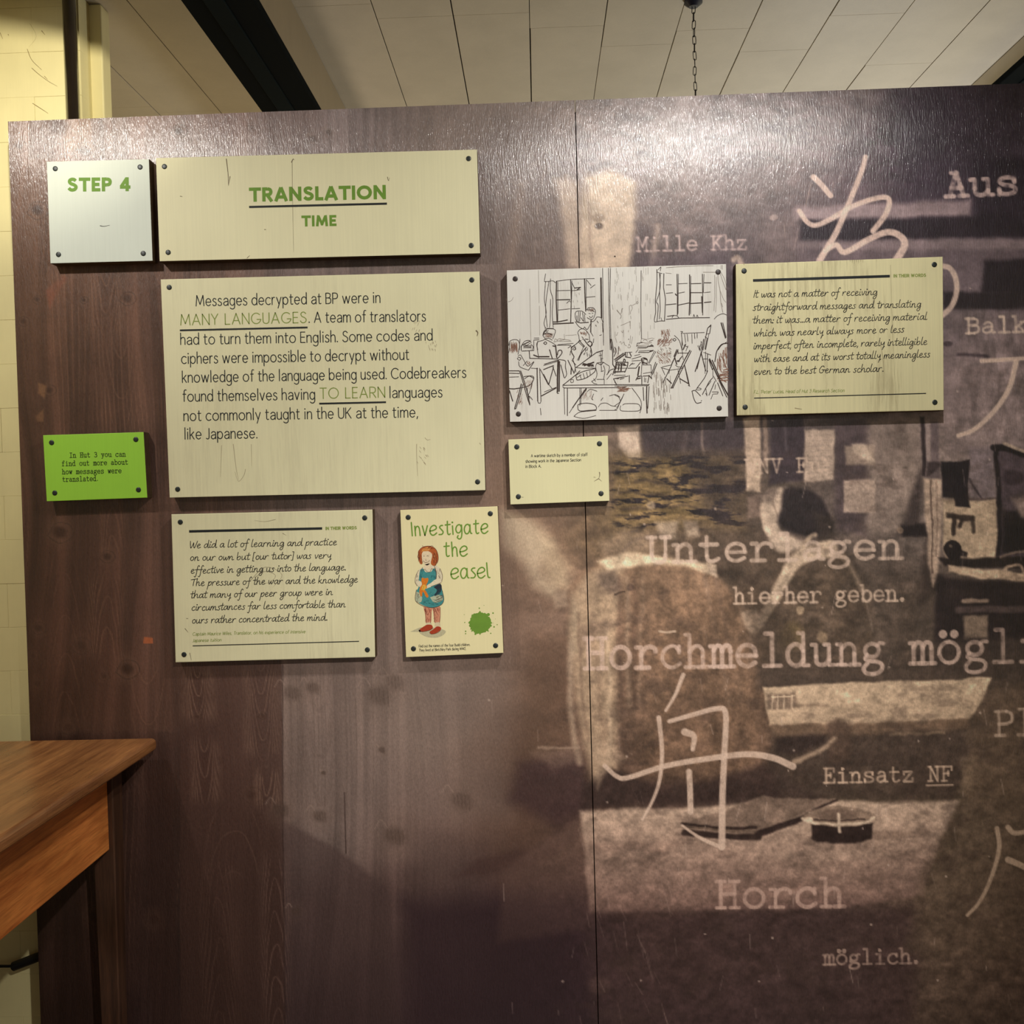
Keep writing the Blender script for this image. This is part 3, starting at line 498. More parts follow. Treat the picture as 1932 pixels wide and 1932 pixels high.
    # ---- right side: the wartime photograph (its soft, uneven outlines come from a wavering lattice)
    p.X = X+(fbm(X, Y, 46, 46, 201, 2)-.5)*7+(fbm(X, Y, 12, 12, 205, 3)-.5)*3; p.Y = Y+(fbm(X, Y, 46, 46, 211, 2)-.5)*7+(fbm(X, Y, 12, 12, 215, 3)-.5)*3
    p.k = 1.6
    p.poly([(1195, 185), (1640, 170), (1560, 400), (1180, 440)], (120, 108, 104), .45, 110)
    p.poly([(1680, 165), (2000, 150), (2000, 420), (1700, 400)], (50, 42, 52), .75, 70)
    p.poly([(1046, 338), (1070, 332), (1092, 345), (1094, 505), (1074, 505)], (176, 158, 140), .65, 14)
    p.poly([(1104, 335), (1150, 320), (1198, 345), (1200, 440), (1188, 510), (1095, 510), (1094, 400)], (188, 170, 148), .72, 12)
    p.ell(1128, 410, 13, 8, (120, 104, 90), .7, .6); p.ell(1130, 425, 8, 6, (70, 58, 52), .8, .6); p.line([(1108, 350), (1112, 420), (1120, 505)], 5, (120, 102, 92), .5, 5)
    p.line([(1240, 425), (1236, 460), (1228, 500)], 10, (150, 134, 122), .5, 8); p.poly([(1200, 420), (1228, 430), (1222, 505), (1192, 505)], (66, 56, 58), .6, 12)
    p.line([(985, 350), (972, 440), (958, 505)], 16, (128, 110, 98), .45, 18)
    p.poly([(1205, 480), (1370, 470), (1385, 520), (1200, 520)], (70, 60, 66), .6, 20)
    p.line([(1384, 492), (1392, 486), (1400, 500)], 10, (160, 142, 130), .8, 5)
    p.ell(1461, 410, 8, 5, (170, 152, 146), .7, .6); p.line([(1530, 345), (1515, 410), (1497, 472)], 2.5, (160, 142, 136), .5, 2)
    p.poly([(1500, 392), (1640, 385), (1832, 378), (1830, 408), (1640, 412), (1500, 416)], (138, 122, 124), .8, 9)
    p.poly([(1512, 414), (1640, 414), (1830, 408), (1940, 400), (1940, 446), (1700, 452), (1508, 456)], (36, 29, 36), .95, 8)
    p.poly([(1838, 300), (1990, 296), (1990, 446), (1842, 446)], (34, 28, 36), .8, 16)
    p.poly([(1505, 458), (1700, 454), (1990, 448), (1990, 470), (1700, 474), (1505, 470)], (124, 110, 112), .75, 8)
    p.poly([(1440, 420), (1505, 400), (1510, 500), (1430, 500)], (100, 88, 86), .5, 24)
    p.poly([(1500, 470), (1990, 466), (1990, 560), (1500, 560)], (92, 80, 84), .55, 20)
    p.poly([(1856, 492), (2060, 488), (2060, 555), (1850, 552)], (30, 24, 30), .95, 8)
    p.poly([(1781, 552), (2060, 545), (2060, 580), (1781, 586)], (32, 26, 30), .95, 7)
    p.poly([(1781, 588), (2060, 582), (2060, 830), (1790, 860)], (108, 95, 94), .55, 12, .8)
    p.line([(1806, 668), (1830, 670), (1864, 673)], 6, (44, 36, 40), .8, 5); p.ell(1788, 648, 9, 5, (44, 36, 40), .7, .6)
    p.mottle(1780, 560, 2050, 860, 16, 40, .7, 101)
    # behind and below the boards
    p.poly([(975, 800), (1165, 800), (1160, 960), (975, 960)], (112, 96, 86), .5, 30)
    p.poly([(1166, 805), (1207, 803), (1207, 864), (1184, 866), (1168, 842)], (176, 158, 142), .9, 6)
    p.poly([(1210, 800), (1404, 792), (1404, 866), (1210, 866)], (52, 44, 48), .85, 10)
    p.line([(1326, 795), (1327, 880)], 5, (112, 98, 92), .7, 4); p.line([(1296, 800), (1290, 850)], 8, (84, 72, 72), .5, 8)
    p.poly([(1150, 862), (1400, 856), (1402, 1000), (1160, 985)], (106, 88, 58), .75, 24)
    p.mottle(1140, 850, 1420, 1010, 40, 9, 2.2, 111, 30, (34, 28, 30)); p.mottle(1140, 850, 1420, 1010, 30, 8, 1.0, 113, 30)
    for (x, y, w) in ((1210, 888, 60), (1225, 908, 50), (1190, 930, 40), (1200, 958, 55), (1290, 955, 50), (1185, 972, 44), (1240, 932, 40), (1330, 925, 50)): p.line([(x-w/2, y+2), (x, y-2), (x+w/2, y+3)], 5, (44, 36, 36), .6, 6)
    p.ell(1228, 953, 8, 8, (168, 148, 122), .6, .8)
    p.poly([(1290, 862), (1404, 862), (1404, 985), (1330, 975)], (52, 44, 46), .55, 26)
    p.poly([(1403, 790), (1434, 788), (1434, 926), (1408, 926)], (168, 148, 130), .95, 4); p.poly([(1440, 790), (1448, 790), (1446, 880), (1440, 880)], (130, 112, 100), .8, 3)
    p.poly([(1409, 935), (1436, 932), (1436, 975), (1409, 978)], (118, 100, 90), .7, 6)
    p.poly([(1452, 790), (1516, 790), (1516, 905), (1452, 915)], (48, 40, 46), .85, 6); p.line([(1480, 795), (1481, 850)], 5, (80, 70, 74), .6, 4)
    p.poly([(1574, 790), (1640, 790), (1640, 1010), (1578, 1000)], (60, 50, 54), .7, 12)
    p.poly([(1640, 795), (1737, 790), (1735, 900), (1700, 1000), (1650, 1010), (1632, 1000)], (122, 108, 100), .8, 16)
    p.mottle(1630, 790, 1740, 1010, 20, 60, .5, 121)
    p.poly([(1516, 812), (1573, 810), (1574, 905), (1517, 908)], PAPER, .95, 4); p.poly([(1594, 842), (1650, 838), (1650, 877), (1596, 877)], (134, 118, 106), .9, 5)
    p.poly([(1608, 838), (1632, 837), (1650, 868), (1642, 874), (1610, 852)], (170, 152, 136), .8, 5); p.poly([(1594, 908), (1652, 904), (1652, 966), (1594, 965)], (152, 134, 122), .95, 4)
    for k in range(8): p.line([(1522, 822+k*10), (1566, 821+k*10)], 1.5, (120, 106, 98), .4, 2)
    p.poly([(1735, 888), (1742, 890), (1735, 1010), (1695, 1010)], (46, 38, 38), .8, 12)
    p.poly([(1737, 786), (1746, 786), (1748, 900), (1740, 900)], (34, 27, 30), .9, 3); p.poly([(1700, 992), (1748, 988), (1748, 1012), (1702, 1012)], (28, 22, 24), .9, 5); p.ell(1698, 1000, 6, 6, (120, 102, 88), .8, .5)
    p.poly([(1746, 790), (1756, 790), (1752, 902), (1747, 902)], (126, 112, 108), .8, 3); p.poly([(1757, 795), (1770, 795), (1775, 905), (1754, 905)], (70, 60, 64), .6, 4)
    p.poly([(1744, 905), (1777, 905), (1775, 1020), (1768, 1085), (1761, 1106), (1752, 1070), (1746, 1000)], (158, 138, 122), .92, 4)
    p.line([(1757, 908), (1759, 1080)], 3, (70, 56, 50), .8, 2); p.line([(1768, 910), (1767, 1050)], 2, (90, 74, 66), .6, 2)
    p.poly([(1745, 1010), (1756, 1080), (1760, 1150), (1742, 1300), (1725, 1250)], (40, 32, 30), .6, 10)
    p.poly([(1777, 944), (1882, 940), (1882, 1055), (1782, 1058)], (166, 146, 124), .95, 5); p.poly([(1828, 846), (1878, 846), (1880, 940), (1828, 942)], (112, 100, 104), .7, 8)
    p.poly([(1776, 872), (1828, 870), (1828, 942), (1778, 940)], (26, 21, 25), .98, 3); p.poly([(1799, 940), (1828, 940), (1828, 957), (1801, 955)], (26, 21, 25), .98, 3); p.poly([(1748, 873), (1776, 873), (1776, 880), (1752, 902), (1748, 900)], (40, 32, 34), .8, 4)
    p.line([(1830, 905), (1852, 940)], 4, (50, 42, 46), .8, 3); p.line([(1828, 942), (1880, 940)], 4, (70, 58, 56), .8, 3)
    p.poly([(1784, 969), (1836, 972), (1838, 982), (1820, 984), (1800, 980), (1784, 978)], (38, 30, 28), .9, 4); p.line([(1799, 978), (1800, 1004)], 9, (38, 30, 28), .9, 3); p.line([(1814, 982), (1810, 992)], 8, (38, 30, 28), .9, 4); p.line([(1834, 976), (1836, 1004)], 7, (44, 36, 32), .85, 4)
    p.ell(1798, 1038, 17, 20, (26, 20, 22), .97, .2); p.poly([(1810, 1036), (1826, 1042), (1824, 1050), (1806, 1048)], (26, 20, 22), .9, 3); p.ell(1795, 1030, 3, 3, (110, 96, 84), .7, .8)
    p.poly([(1878, 842), (1940, 848), (2060, 850), (2060, 1048), (1884, 1050), (1884, 860)], (62, 52, 58), .85, 5)
    p.line([(1880, 848), (1886, 940), (1884, 1045)], 9, (24, 19, 22), .95, 4); p.line([(1876, 846), (1900, 846), (1935, 856)], 12, (24, 19, 22), .95, 4); p.line([(1896, 838), (1932, 849), (1980, 866)], 6, (160, 142, 126), .9, 3)
    p.poly([(1892, 965), (1960, 960), (1960, 1040), (1890, 1044)], (22, 18, 20), .9, 8); p.ell(1912, 900, 20, 14, (38, 30, 34), .8, .6); p.poly([(1908, 940), (1945, 935), (1950, 985), (1925, 975)], (140, 122, 112), .7, 8)
    p.poly([(1770, 1052), (2060, 1046), (2060, 1075), (1780, 1068)], (28, 22, 22), .95, 4); p.poly([(1786, 1066), (1850, 1072), (1932, 1080), (2060, 1090), (2060, 1104), (1930, 1098), (1850, 1090), (1790, 1078)], (172, 150, 128), .95, 4)
    p.line([(1896, 1078), (1905, 1068), (1925, 1066), (1932, 1080)], 5, (150, 130, 112), .9, 3); p.line([(1890, 1050), (1915, 1042), (1950, 1040)], 4, (120, 104, 92), .8, 3)
    p.poly([(1768, 1082), (1800, 1090), (1912, 1098), (2060, 1110), (2060, 1200), (1760, 1215)], (32, 25, 26), .92, 8)
    p.line([(1808, 1150), (1932, 1150), (2050, 1150)], 12, (74, 62, 60), .8, 5); p.line([(1818, 1134), (1862, 1134)], 8, (132, 114, 100), .85, 4); p.poly([(1818, 1162), (1865, 1162), (1866, 1205), (1820, 1206)], (120, 104, 90), .9, 5)
    p.poly([(1730, 1150), (1765, 1120), (1760, 1220), (1720, 1230)], (96, 84, 74), .5, 14)
    p.poly([(1765, 1205), (2060, 1200), (2060, 1300), (1880, 1290), (1760, 1275)], (52, 43, 40), .7, 16)
    # the seated man in the middle distance
    p.poly([(1440, 1040), (1480, 1040), (1560, 1030), (1612, 1050), (1645, 1150), (1655, 1280), (1400, 1280), (1395, 1200)], (70, 58, 48), .75, 16, .6)
    p.poly([(1300, 985), (1438, 990), (1455, 1050), (1420, 1160), (1330, 1130)], (72, 60, 50), .55, 30, .8)
    p.poly([(1436, 935), (1460, 922), (1490, 925), (1480, 960), (1472, 1000), (1500, 1015), (1520, 1030), (1470, 1042), (1450, 1012), (1440, 985)], (166, 148, 132), .92, 7, smooth=True)
    p.poly([(1480, 922), (1520, 920), (1550, 938), (1570, 975), (1570, 1005), (1530, 1012), (1495, 1005), (1466, 985), (1472, 955)], (34, 28, 30), .96, 7, smooth=True)
    p.line([(1440, 940), (1436, 962), (1444, 990), (1452, 1008)], 9, (178, 158, 140), .8, 5); p.line([(1446, 930), (1460, 924)], 3, (70, 58, 54), .6, 3); p.line([(1465, 925), (1458, 950), (1466, 975)], 3, (92, 78, 70), .5, 3)
    p.ell(1450, 935, 22, 12, (90, 78, 72), .6, .7, -25); p.poly([(1535, 965), (1575, 975), (1580, 1020), (1545, 1020)], (50, 42, 38), .7, 10)
    p.line([(1516, 1030), (1528, 1012), (1538, 1008)], 8, (170, 150, 130), .85, 5)
    p.line([(1565, 1035), (1530, 1042), (1500, 1060), (1470, 1110), (1440, 1160), (1425, 1182)], 34, (176, 156, 136), .9, 7, 14)
    p.line([(1540, 1032), (1585, 1045), (1612, 1080), (1628, 1110)], 8, (140, 122, 106), .65, 8); p.line([(1628, 1110), (1640, 1160), (1645, 1190)], 4, (104, 90, 80), .6, 4)
    p.poly([(1398, 1153), (1425, 1150), (1440, 1180), (1422, 1198), (1405, 1185)], (178, 158, 140), .9, 6); p.poly([(1395, 1196), (1470, 1190), (1440, 1212), (1400, 1216)], (128, 108, 94), .7, 8)
    p.ell(1507, 1152, 8, 8, (150, 130, 108), .8, .5); p.mottle(1430, 1050, 1640, 1280, 24, 20, .8, 131)
    p.ell(1495, 1200, 24, 26, (96, 82, 56), .5, .8); p.ell(1552, 1204, 9, 12, (140, 120, 98), .6, .6)
    # the jacket hung on the near chair
    p.poly([(950, 1640), (1094, 1535), (1130, 1530), (1130, 1750), (940, 1780)], (104, 84, 74), .55, 14, c2=(60, 45, 44))
    p.poly([(955, 968), (1000, 980), (1030, 1000), (1046, 1030), (1010, 1060), (994, 1050), (985, 1015), (960, 990)], (186, 168, 142), .7, 22); p.poly([(1005, 1020), (1040, 1018), (1074, 1070), (1074, 1108), (1044, 1112), (1022, 1075)], (176, 158, 132), .65, 20)
    p.poly([(948, 965), (1000, 990), (1022, 1030), (1020, 1080), (1050, 1110), (1046, 1130), (1010, 1110), (985, 1065), (950, 1030), (945, 1000)], (168, 152, 130), .72, 20)
    p.poly([(1045, 1118), (1068, 1112), (1072, 1146), (1044, 1150)], (150, 132, 114), .55, 8); p.poly([(988, 1160), (1062, 1155), (1060, 1180), (985, 1190)], (132, 110, 96), .4, 14)
    p.poly([(1237, 985), (1279, 984), (1276, 1016), (1250, 1020)], (160, 142, 124), .75, 8); p.poly([(1288, 984), (1316, 982), (1320, 1012), (1298, 1015)], (160, 142, 124), .75, 7)
    p.poly([(1077, 1108), (1102, 1078), (1153, 1055), (1194, 1050), (1255, 1055), (1306, 1063), (1357, 1088), (1392, 1146), (1423, 1237), (1453, 1339), (1458, 1415), (1440, 1500), (1140, 1500), (1098, 1400), (1080, 1280), (1072, 1180)], (122, 99, 80), .95, 9, smooth=True, c2=(70, 55, 48))
    p.poly([(1082, 1120), (1112, 1078), (1175, 1062), (1163, 1200), (1165, 1450), (1120, 1480), (1098, 1400), (1080, 1260)], (164, 143, 120), .75, 14)
    p.line([(1118, 1180), (1130, 1300), (1140, 1420)], 8, (120, 100, 84), .5, 8); p.line([(1145, 1180), (1150, 1300), (1150, 1440)], 6, (186, 164, 140), .5, 6)
    p.poly([(1350, 1066), (1400, 1120), (1432, 1250), (1455, 1400), (1448, 1480), (1520, 1480), (1500, 1200), (1420, 1080)], (58, 48, 40), .6, 12)
    p.poly([(1000, 1210), (1074, 1200), (1080, 1380), (1094, 1430), (990, 1430)], (84, 66, 54), .45, 22)
    p.poly([(1128, 1060), (1180, 1040), (1250, 1052), (1340, 1062), (1352, 1086), (1290, 1066), (1200, 1066), (1150, 1078)], (196, 176, 150), .9, 7)
    p.line([(1175, 1038), (1195, 1022), (1222, 1014)], 6, (70, 58, 50), .7, 5); p.poly([(1130, 1025), (1180, 1000), (1240, 1010), (1235, 1040), (1140, 1050)], (150, 130, 112), .45, 16)
    p.poly([(1335, 1060), (1352, 1065), (1352, 1088), (1338, 1080)], (182, 162, 142), .9, 4)
    for (x0, x1, c, w) in ((1168, 1172, (84, 66, 56), 9), (1182, 1188, (142, 122, 104), 7), (1196, 1202, (80, 62, 52), 8), (1212, 1206, (140, 118, 100), 6), (1330, 1375, (128, 108, 94), 9), (1350, 1400, (92, 76, 66), 9)):
        p.line([(x0, 1090), ((x0+x1)/2, 1200), (x1, 1330)], w, c, .5, 8)
    p.poly([(1128, 1085), (1160, 1078), (1172, 1110), (1160, 1122), (1132, 1108)], (72, 60, 56), .55, 10); p.ell(1188, 1108, 7, 7, (56, 44, 40), .6, .7)
    p.line([(1158, 1122), (1170, 1118), (1178, 1116)], 2.5, (50, 38, 32), .8, 1.5)
    p.poly([(1096, 1185), (1140, 1168), (1176, 1172), (1150, 1190), (1118, 1206), (1094, 1240)], (92, 76, 66), .5, 10)
    p.poly([(1078, 1120), (1092, 1150), (1090, 1230), (1078, 1240), (1072, 1180)], (152, 136, 116), .55, 10); p.line([(1078, 1215), (1077, 1300), (1080, 1380), (1092, 1440)], 11, (150, 132, 114), .65, 8)
    p.line([(1092, 1160), (1098, 1300), (1108, 1400)], 5, (88, 70, 60), .4, 6)
    p.poly([(1240, 1110), (1400, 1120), (1440, 1330), (1445, 1480), (1200, 1480), (1210, 1250)], (98, 78, 62), .55, 40, .5)
    p.mottle(1080, 1040, 1460, 1500, 26, 70, .55, 141); p.mottle(1160, 1100, 1460, 1500, 14, 12, .4, 143)
    p.poly([(1100, 1480), (1150, 1450), (1250, 1480), (1340, 1470), (1440, 1440), (1560, 1510), (1350, 1516), (1095, 1528)], (46, 36, 34), .85, 16)
    p.poly([(1110, 1400), (1150, 1395), (1180, 1430), (1140, 1460), (1128, 1490), (1120, 1450)], (150, 130, 112), .55, 10)
    p.poly([(1000, 1420), (1060, 1412), (1100, 1404), (1090, 1440), (1040, 1450)], (120, 100, 88), .45, 12); p.line([(1015, 1412), (1090, 1412)], 5, (146, 126, 110), .6, 4)
    # the far table with a tray on it
    p.poly([(1428, 1255), (1930, 1235), (1990, 1280), (1870, 1300), (1430, 1300)], (62, 52, 46), .7, 16)
    p.poly([(1440, 1296), (1600, 1289), (1871, 1278), (1850, 1325), (1828, 1356), (1640, 1364), (1452, 1369)], (176, 155, 132), .97, 4, c2=(154, 134, 114))
    p.poly([(1452, 1368), (1828, 1356), (1822, 1376), (1640, 1386), (1462, 1392)], (98, 80, 66), .8, 6); p.poly([(1446, 1310), (1500, 1306), (1506, 1336), (1450, 1340)], (88, 74, 64), .75, 5)
    for x in (1458, 1468, 1480, 1494): p.line([(x, 1312), (x, 1338)], 3, (170, 150, 130), .7, 2)
    p.line([(1506, 1332), (1560, 1330)], 5, (100, 84, 72), .6, 5); p.line([(1456, 1316), (1500, 1313)], 2.5, (176, 156, 134), .8, 2)
    p.poly([(1462, 1392), (1820, 1378), (1830, 1420), (1800, 1508), (1480, 1510), (1440, 1430)], (58, 48, 43), .8, 14, .4)
    p.poly([(1560, 1362), (1580, 1353), (1602, 1362), (1606, 1430), (1560, 1440)], (72, 58, 50), .85, 8); p.line([(1500, 1438), (1540, 1420), (1574, 1392)], 9, (146, 126, 108), .75, 6, 7)
    p.poly([(1462, 1392), (1560, 1385), (1555, 1400), (1500, 1425), (1465, 1418)], (44, 35, 33), .8, 8); p.line([(1680, 1386), (1780, 1382)], 5, (120, 102, 84), .6, 4)
    p.poly([(1812, 1430), (1840, 1425), (1836, 1495), (1815, 1498)], (110, 94, 78), .5, 9); p.line([(1856, 1550), (1854, 1600)], 4, (104, 90, 74), .5, 4)
    p.poly([(1836, 1356), (1880, 1285), (1990, 1290), (1990, 1560), (1820, 1520)], (82, 68, 56), .5, 18, .6)
    # the near table with a book and an ashtray
    p.poly([(1094, 1530), (1350, 1520), (1560, 1514), (1809, 1511), (1772, 1590), (1742, 1690), (1560, 1716), (1112, 1722)], (160, 140, 124), .93, 7, c2=(98, 78, 72))
    p.poly([(1112, 1590), (1300, 1588), (1260, 1608), (1112, 1606)], (116, 96, 86), .5, 9); p.mottle(1090, 1520, 1800, 1720, 60, 16, .35, 151)
    p.poly([(1100, 1728), (1740, 1705), (1720, 1940), (1122, 1940)], (48, 36, 38), .6, 26); p.poly([(1740, 1640), (1812, 1510), (1990, 1500), (1990, 1800), (1700, 1800)], (76, 64, 54), .55, 14, .5)
    p.poly([(1285, 1552), (1372, 1528), (1440, 1503), (1578, 1509), (1500, 1540), (1432, 1578), (1300, 1574)], (104, 88, 78), .95, 4)
    p.line([(1288, 1553), (1340, 1560), (1428, 1562)], 6, (40, 31, 29), .9, 3); p.line([(1292, 1570), (1360, 1577), (1432, 1580)], 12, (40, 31, 29), .95, 4); p.line([(1432, 1574), (1500, 1548), (1540, 1528), (1582, 1512)], 14, (38, 29, 28), .95, 4, 4); p.line([(1290, 1560), (1428, 1569)], 4, (88, 74, 64), .8, 2)
    p.ell(1660, 1576, 60, 9, (100, 84, 74), .6, .8); p.poly([(1530, 1552), (1646, 1552), (1644, 1584), (1610, 1590), (1545, 1588), (1532, 1580)], (36, 28, 27), .96, 4)
    p.ell(1580, 1542, 66, 19, (112, 96, 84), .95, .2); p.ell(1580, 1538, 40, 10, (84, 70, 62), .8, .6)
    p.line([(1514, 1543), (1530, 1552), (1580, 1556), (1632, 1552), (1646, 1542)], 5, (176, 158, 140), .9, 3); p.line([(1532, 1546), (1580, 1549), (1630, 1546)], 3, (48, 38, 36), .8, 2); p.line([(1584, 1536), (1585, 1570)], 5, (180, 162, 144), .85, 3); p.ell(1524, 1546, 9, 5, (180, 162, 144), .8, .5)
    p.ell(1130, 1858, 22, 16, (84, 66, 62), .4, .8); p.ell(1560, 1612, 120, 10, (150, 130, 116), .3, .9)
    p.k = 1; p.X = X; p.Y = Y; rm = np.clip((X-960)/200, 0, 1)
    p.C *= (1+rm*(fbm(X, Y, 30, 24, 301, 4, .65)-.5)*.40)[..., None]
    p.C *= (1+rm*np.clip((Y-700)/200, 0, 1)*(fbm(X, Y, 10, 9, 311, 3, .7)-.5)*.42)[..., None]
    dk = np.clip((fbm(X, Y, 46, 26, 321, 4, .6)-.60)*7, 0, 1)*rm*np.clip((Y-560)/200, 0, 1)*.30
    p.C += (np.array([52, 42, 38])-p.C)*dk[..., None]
    # overall tooth of the old photograph and scratches
    rs = np.random.RandomState(4)
    for k in range(150):
        x, y = rs.uniform(880, 1990), rs.uniform(200, 1930); L = rs.uniform(6, 34); a = rs.uniform(-.3, .3)+math.pi/2
        p.line([(x, y), (x+L*math.cos(a), y+L*math.sin(a))], 1.6, (170, 152, 142), rs.uniform(.12, .4), 1.6)
    for k in range(60):
        x, y = rs.uniform(900, 1990), rs.uniform(500, 1930); p.ell(x, y, rs.uniform(1, 2.6), rs.uniform(1, 2.6), (180, 162, 150), .5, .8)
    for k in range(34):
        x, y = rs.uniform(1080, 1260), rs.uniform(1480, 1920); p.line([(x, y), (x+rs.uniform(4, 16), y+rs.uniform(20, 60))], 1.5, (140, 120, 112), rs.uniform(.1, .3), 1.6)
    # ---- lettering printed over the photograph
    rw = random.Random(17)
    def words(t, x0, y0, x1, y1, xh, w, c=(178, 158, 146), al=.85, blot=.5, n=4):
        for d, q in text_strokes(TYPE, t, x0, y0, x1, y1, xh, n=n):
            if d: p.ell(q[0][0], q[0][1], w*(1.0 if d == 'D' else .8), w*(1.0 if d == 'D' else .8), c, al, .3)
            else: p.line(q, w*rw.uniform(.88, 1.12), c, al*rw.uniform(.82, 1.08), 2.2, smooth=False, blot=blot)
    words('Mille Khz', 1202, 474, 1409, 470, 18, 3.6, (172, 152, 148), .8, .6)
    words('Aus', 1784, 371, 1920, 365, 31, 8.5, (176, 156, 152), .9)
    words('Balkan', 1823, 629, 1995, 624, 19.5, 4.6, (174, 156, 142), .9, .3)
    words('WNV Fu.', 1406, 893, 1573, 889, 18, 3.8, (172, 152, 136), .85)
    words('Unterlagen', 1222, 1061, 1700, 1053, 33, 7.5, (178, 158, 144), .8, .3)
    words('hierher geben.', 1385, 1139, 1716, 1133, 20, 4.4, (172, 152, 136), .85, .3)
    words('Horchmeldung', 1103, 1261.5, 1667, 1253, 40, 8.0, (176, 154, 142), .82, .35); words('m\u00f6glich', 1718, 1252, 2066, 1246, 40, 8.0, (176, 154, 142), .82, .35)
    words('Pl', 1879, 1388, 1950, 1386, 32, 6.0, (166, 146, 130), .85)
    words('Einsatz NF', 1555, 1477, 1797, 1473, 19, 4.0, (172, 150, 132), .85, .4); p.line([(1748, 1482), (1798, 1481)], 2.6, (172, 150, 132), .85)
    words('Horch', 1352, 1713, 1591, 1710, 35, 7.0, (156, 132, 122), .85, .3)
    words('m\u00f6glich.', 1554, 1820, 1742, 1817, 18.5, 4.2, (138, 118, 108), .85, .4)
    p.line([(1244, 1191), (1258, 1193), (1274, 1191)], 4, (176, 156, 138), .8, 2)
    # ---- brushed characters
    BR = (176, 156, 142)
    def br(pts, w, w1=None, al=.88, c=BR): p.line(pts, w, c, al, 2.4, w1, True, .15)
    b2 = (190, 168, 156)
    br([(1535, 334), (1552, 351), (1567, 369)], 11, 10, c=b2); br([(1633, 296), (1625, 325), (1598, 392), (1578, 438), (1562, 465), (1546, 492)], 9, 12, c=b2)
    br([(1508, 398), (1522, 418), (1539, 425), (1568, 413), (1603, 392), (1638, 378), (1668, 372), (1678, 380), (1670, 406), (1647, 436)], 9, 10, c=b2)
    br([(1557, 473), (1578, 462), (1594, 476), (1638, 452), (1674, 438), (1698, 445), (1707, 462), (1691, 491)], 9, 14, c=b2)
    br([(1780, 502), (1792, 506), (1802, 522), (1805, 548), (1795, 578), (1772, 600)], 10, 10)
    br([(1852, 681), (1890, 679), (1932, 676), (1990, 672)], 8, 7); br([(1917, 682), (1912, 705), (1905, 730), (1888, 760), (1862, 790), (1835, 812), (1808, 822)], 10, 8)
    br([(1289, 1273), (1274, 1311), (1256, 1341)], 8, 5); br([(1243, 1354), (1249, 1416), (1245, 1469), (1232, 1509), (1212, 1546)], 9, 5); br([(1263, 1361), (1309, 1348), (1352, 1337), (1369, 1346), (1367, 1416), (1363, 1505), (1362, 1598)], 8, 13)
    br([(1362, 1599), (1327, 1584), (1304, 1570), (1287, 1557)], 8, 4); br([(1141, 1445), (1164, 1465), (1186, 1467), (1256, 1445), (1345, 1430), (1411, 1423), (1459, 1430), (1496, 1446)], 8, 13)
    br([(1292, 1381), (1309, 1389), (1307, 1414)], 14, 8); br([(1300, 1456), (1302, 1490), (1303, 1532)], 11, 11)
    br([(1881, 1563), (1885, 1602), (1869, 1659), (1847, 1703), (1825, 1727)], 9, 6, .8, (156, 136, 118)); br([(1902, 1561), (1915, 1572), (1950, 1566)], 10, 8, .8, (156, 136, 118)); br([(1902, 1622), (1925, 1632), (1960, 1650)], 12, 10, .8, (156, 136, 118))

def sheet(name, x0, x1, z0, z1, parent, mat, edge, step=.0026, th=.018):
    nx = int((x1-x0)/step)+1; nz = int((z1-z0)/step)+1
    xs = np.linspace(x0, x1, nx); zs = np.linspace(z1, z0, nz); X, Z = np.meshgrid(xs, zs)
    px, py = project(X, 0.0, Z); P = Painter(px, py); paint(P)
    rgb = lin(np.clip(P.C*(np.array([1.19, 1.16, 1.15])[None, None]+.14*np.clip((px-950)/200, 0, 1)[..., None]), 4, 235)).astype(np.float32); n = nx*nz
    o = off(parent)
    co = np.empty((n+4, 3), np.float32); co[:n, 0] = X.ravel()-o.x; co[:n, 1] = -o.y; co[:n, 2] = Z.ravel()-o.z
    co[n:] = [(a-o.x, th-o.y, c-o.z) for a, c in ((x0, z1), (x1, z1), (x1, z0), (x0, z0))]
    i = np.arange(n).reshape(nz, nx); q = np.stack([i[:-1, :-1], i[1:, :-1], i[1:, 1:], i[:-1, 1:]], -1).reshape(-1, 4)
    c = [0, nx-1, n-1, n-nx]      # corners tl tr br bl
    side = [[c[1], c[0], n, n+1], [c[2], c[1], n+1, n+2], [c[3], c[2], n+2, n+3], [c[0], c[3], n+3, n], [n, n+3, n+2, n+1]]
    F = np.concatenate([q.ravel(), np.array(side).ravel()]).astype(np.int32); nf = len(F)//4
    me = bpy.data.meshes.new(name); me.vertices.add(n+4); me.vertices.foreach_set('co', co.ravel())
    me.loops.add(len(F)); me.loops.foreach_set('vertex_index', F); me.polygons.add(nf)
    me.polygons.foreach_set('loop_start', np.arange(0, len(F), 4, dtype=np.int32)); me.polygons.foreach_set('loop_total', np.full(nf, 4, np.int32))
    me.materials.append(mat); me.materials.append(edge)
    mi = np.zeros(nf, np.int32); mi[-5:] = 1; me.update(calc_edges=True); me.polygons.foreach_set('material_index', mi)
    ca = me.color_attributes.new('Print', 'FLOAT_COLOR', 'POINT'); cc = np.ones((n+4, 4), np.float32); cc[:n, :3] = rgb.reshape(-1, 3); cc[n:, :3] = .05
    ca.data.foreach_set('color', cc.ravel())
    ob = bpy.data.objects.new(name, me); col.objects.link(ob); ob.parent = parent; return ob

